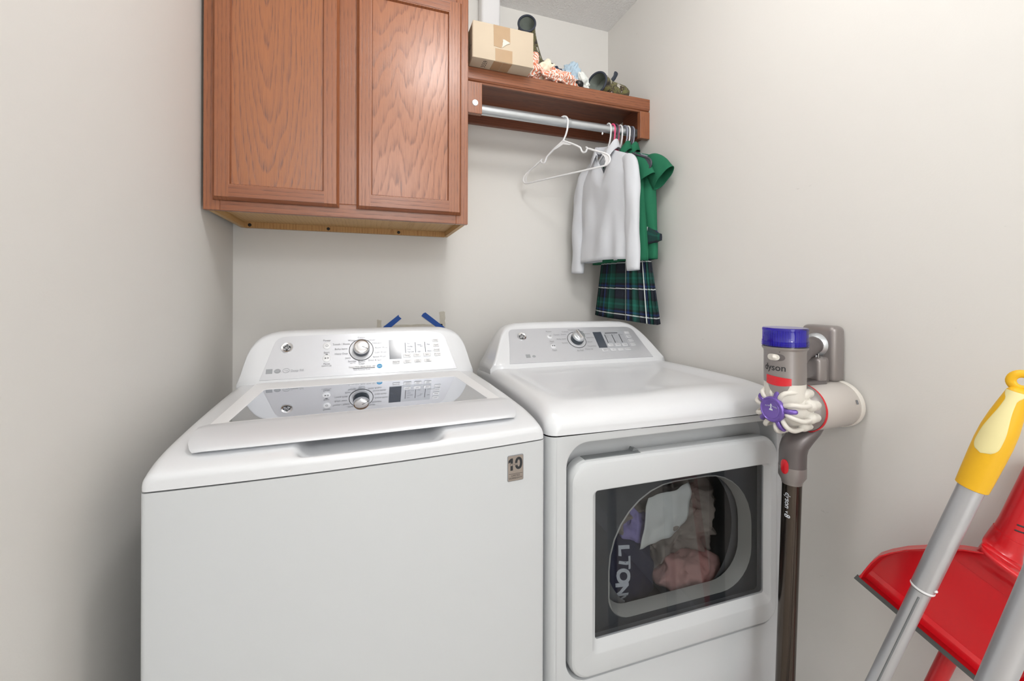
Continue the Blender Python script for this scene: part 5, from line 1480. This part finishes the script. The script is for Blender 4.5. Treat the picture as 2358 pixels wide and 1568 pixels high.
def boot(label, pts, rads, flat, strap=None):
    P = spline(pts, 6)
    n = len(P)
    R = []
    for k in range(n):
        t = k / (n - 1) * (len(rads) - 1); i = min(len(rads) - 2, int(t)); R.append(rads[i] + (rads[i + 1] - rads[i]) * (t - i))
    o = P[0].copy()
    r = thing('rubber_boot', label, 'boot', o, 0, 'pair of camouflage boots on the shelf')
    def fin(mb, nm, mat, **kw): return db(mb, nm, M[mat], None, o, r, **kw)
    mb = MB(); mb.tube(P, R, 26, caps=False, flat=flat)
    mb.bm.verts.ensure_lookup_table()
    last = [v for v in mb.bm.verts][-26:]
    mb.bm.faces.new(last)
    fin(mb, 'boot_shell', 'camo', smooth=70)
    k = 9
    mb = MB(); mb.tube(P[:k], [x * 0.90 for x in R[:k]], 26, caps=False, flat=flat)
    vs = [v for v in mb.bm.verts][-26:]; mb.bm.faces.new(vs)
    fin(mb, 'lining', 'boot_lining', smooth=60)
    # rim round the opening
    T = (P[1] - P[0]).normalized(); ref = Vector((0, 0, 1)) if abs(T.z) < 0.9 else Vector((1, 0, 0))
    nn = (ref - T * ref.dot(T)).normalized(); b = T.cross(nn)
    ring = [P[0] + (nn * cos(2 * pi * q / 30) * flat[0] + b * sin(2 * pi * q / 30) * flat[1]) * R[0] * 0.96 for q in range(30)]
    mb = MB(); mb.tube(ring, 0.0042, 10, closed=True); fin(mb, 'rim', 'boot_rim', smooth=60)
    if strap:
        mb = MB(); mb.tube(spline(strap, 5), [0.0085] * ((len(strap) - 1) * 5 - 3) + [0.010] * 3 + [0.006], 12, flat=(1.0, 0.35)); fin(mb, 'strap', 'boot_rim', smooth=60)
    return r


boot('camouflage rubber boot leaning upright behind the cardboard box', [(0.586, 1.512, 2.240), (0.603, 1.552, 2.220), (0.640, 1.590, 2.175), (0.668, 1.600, 2.138), (0.700, 1.594, 2.128), (0.732, 1.585, 2.132)], [0.0370, 0.0375, 0.0350, 0.0320, 0.0275, 0.0180], (1.28, 0.92))
boot('camouflage rubber boot lying on its side at the right end of the shelf', [(0.868, 1.462, 2.032), (0.900, 1.478, 2.032), (0.935, 1.490, 2.028), (0.972, 1.494, 2.028), (1.006, 1.494, 2.026), (1.030, 1.492, 2.022)], [0.0425, 0.041, 0.036, 0.034, 0.031, 0.0200], (1.0, 1.05),
     strap=[(0.948, 1.50, 2.040), (0.956, 1.492, 2.068), (0.966, 1.486, 2.085), (0.973, 1.484, 2.106)])
SG = 'odd clothes lying on the shelf'
for nm, c, size, sd, am, fr, mat, lab, rot in (
        ('striped_shirt', (0.668, 1.460, 2.014), (0.098, 0.040, 0.028), 3, 0.55, 26, 'orange_stripe', 'orange and white striped shirt crumpled on the shelf beside the box', 0.10),
        ('striped_cloth', (0.594, 1.470, 2.042), (0.026, 0.030, 0.052), 7, 0.45, 34, 'orange_stripe', 'upright orange striped cloth bunch pressed against the box', 0.0),
        ('cream_toy', (0.645, 1.455, 2.036), (0.030, 0.024, 0.036), 12, 0.40, 24, 'cream', 'cream soft bundle lying on the orange striped shirt', 0.3),
        ('navy_garment', (0.712, 1.520, 2.058), (0.040, 0.028, 0.026), 15, 0.5, 30, 'navy_cloth', 'navy cloth rolled up under the standing boot toe', 0.5),
        ('pale_blue_cloth', (0.780, 1.495, 2.054), (0.034, 0.028, 0.050), 18, 0.5, 28, 'blue_cloth', 'pale blue cloth standing up in folds near the middle of the shelf', -0.35),
        ('off_white_cloth', (0.806, 1.462, 2.022), (0.016, 0.022, 0.034), 22, 0.5, 30, 'sheer_white', 'off white cloth between the pale blue one and the lying boot', -0.5),
        ('black_glove', (0.776, 1.436, 2.000), (0.015, 0.010, 0.011), 25, 0.35, 30, 'black', 'small black cloth lump at the shelf front, below the pale blue cloth', 0.2)):
    o = crumple(MB(), c, size, sd, am, fr, 3, 5, ZS + 0.001 - c[2], rot).build(nm, M[mat], None, smooth=70)
    tag(o, lab, 'clothing', SG)

# fine lettering stays joined: too small to pick apart
for o in bpy.data.objects:
    if o.type == 'MESH' and o.parent and o.name.split('.')[0] in ('lettering', 'printed_marks', 'printed_mark', 'letters', 'monogram'):
        o['kind'] = 'stuff'
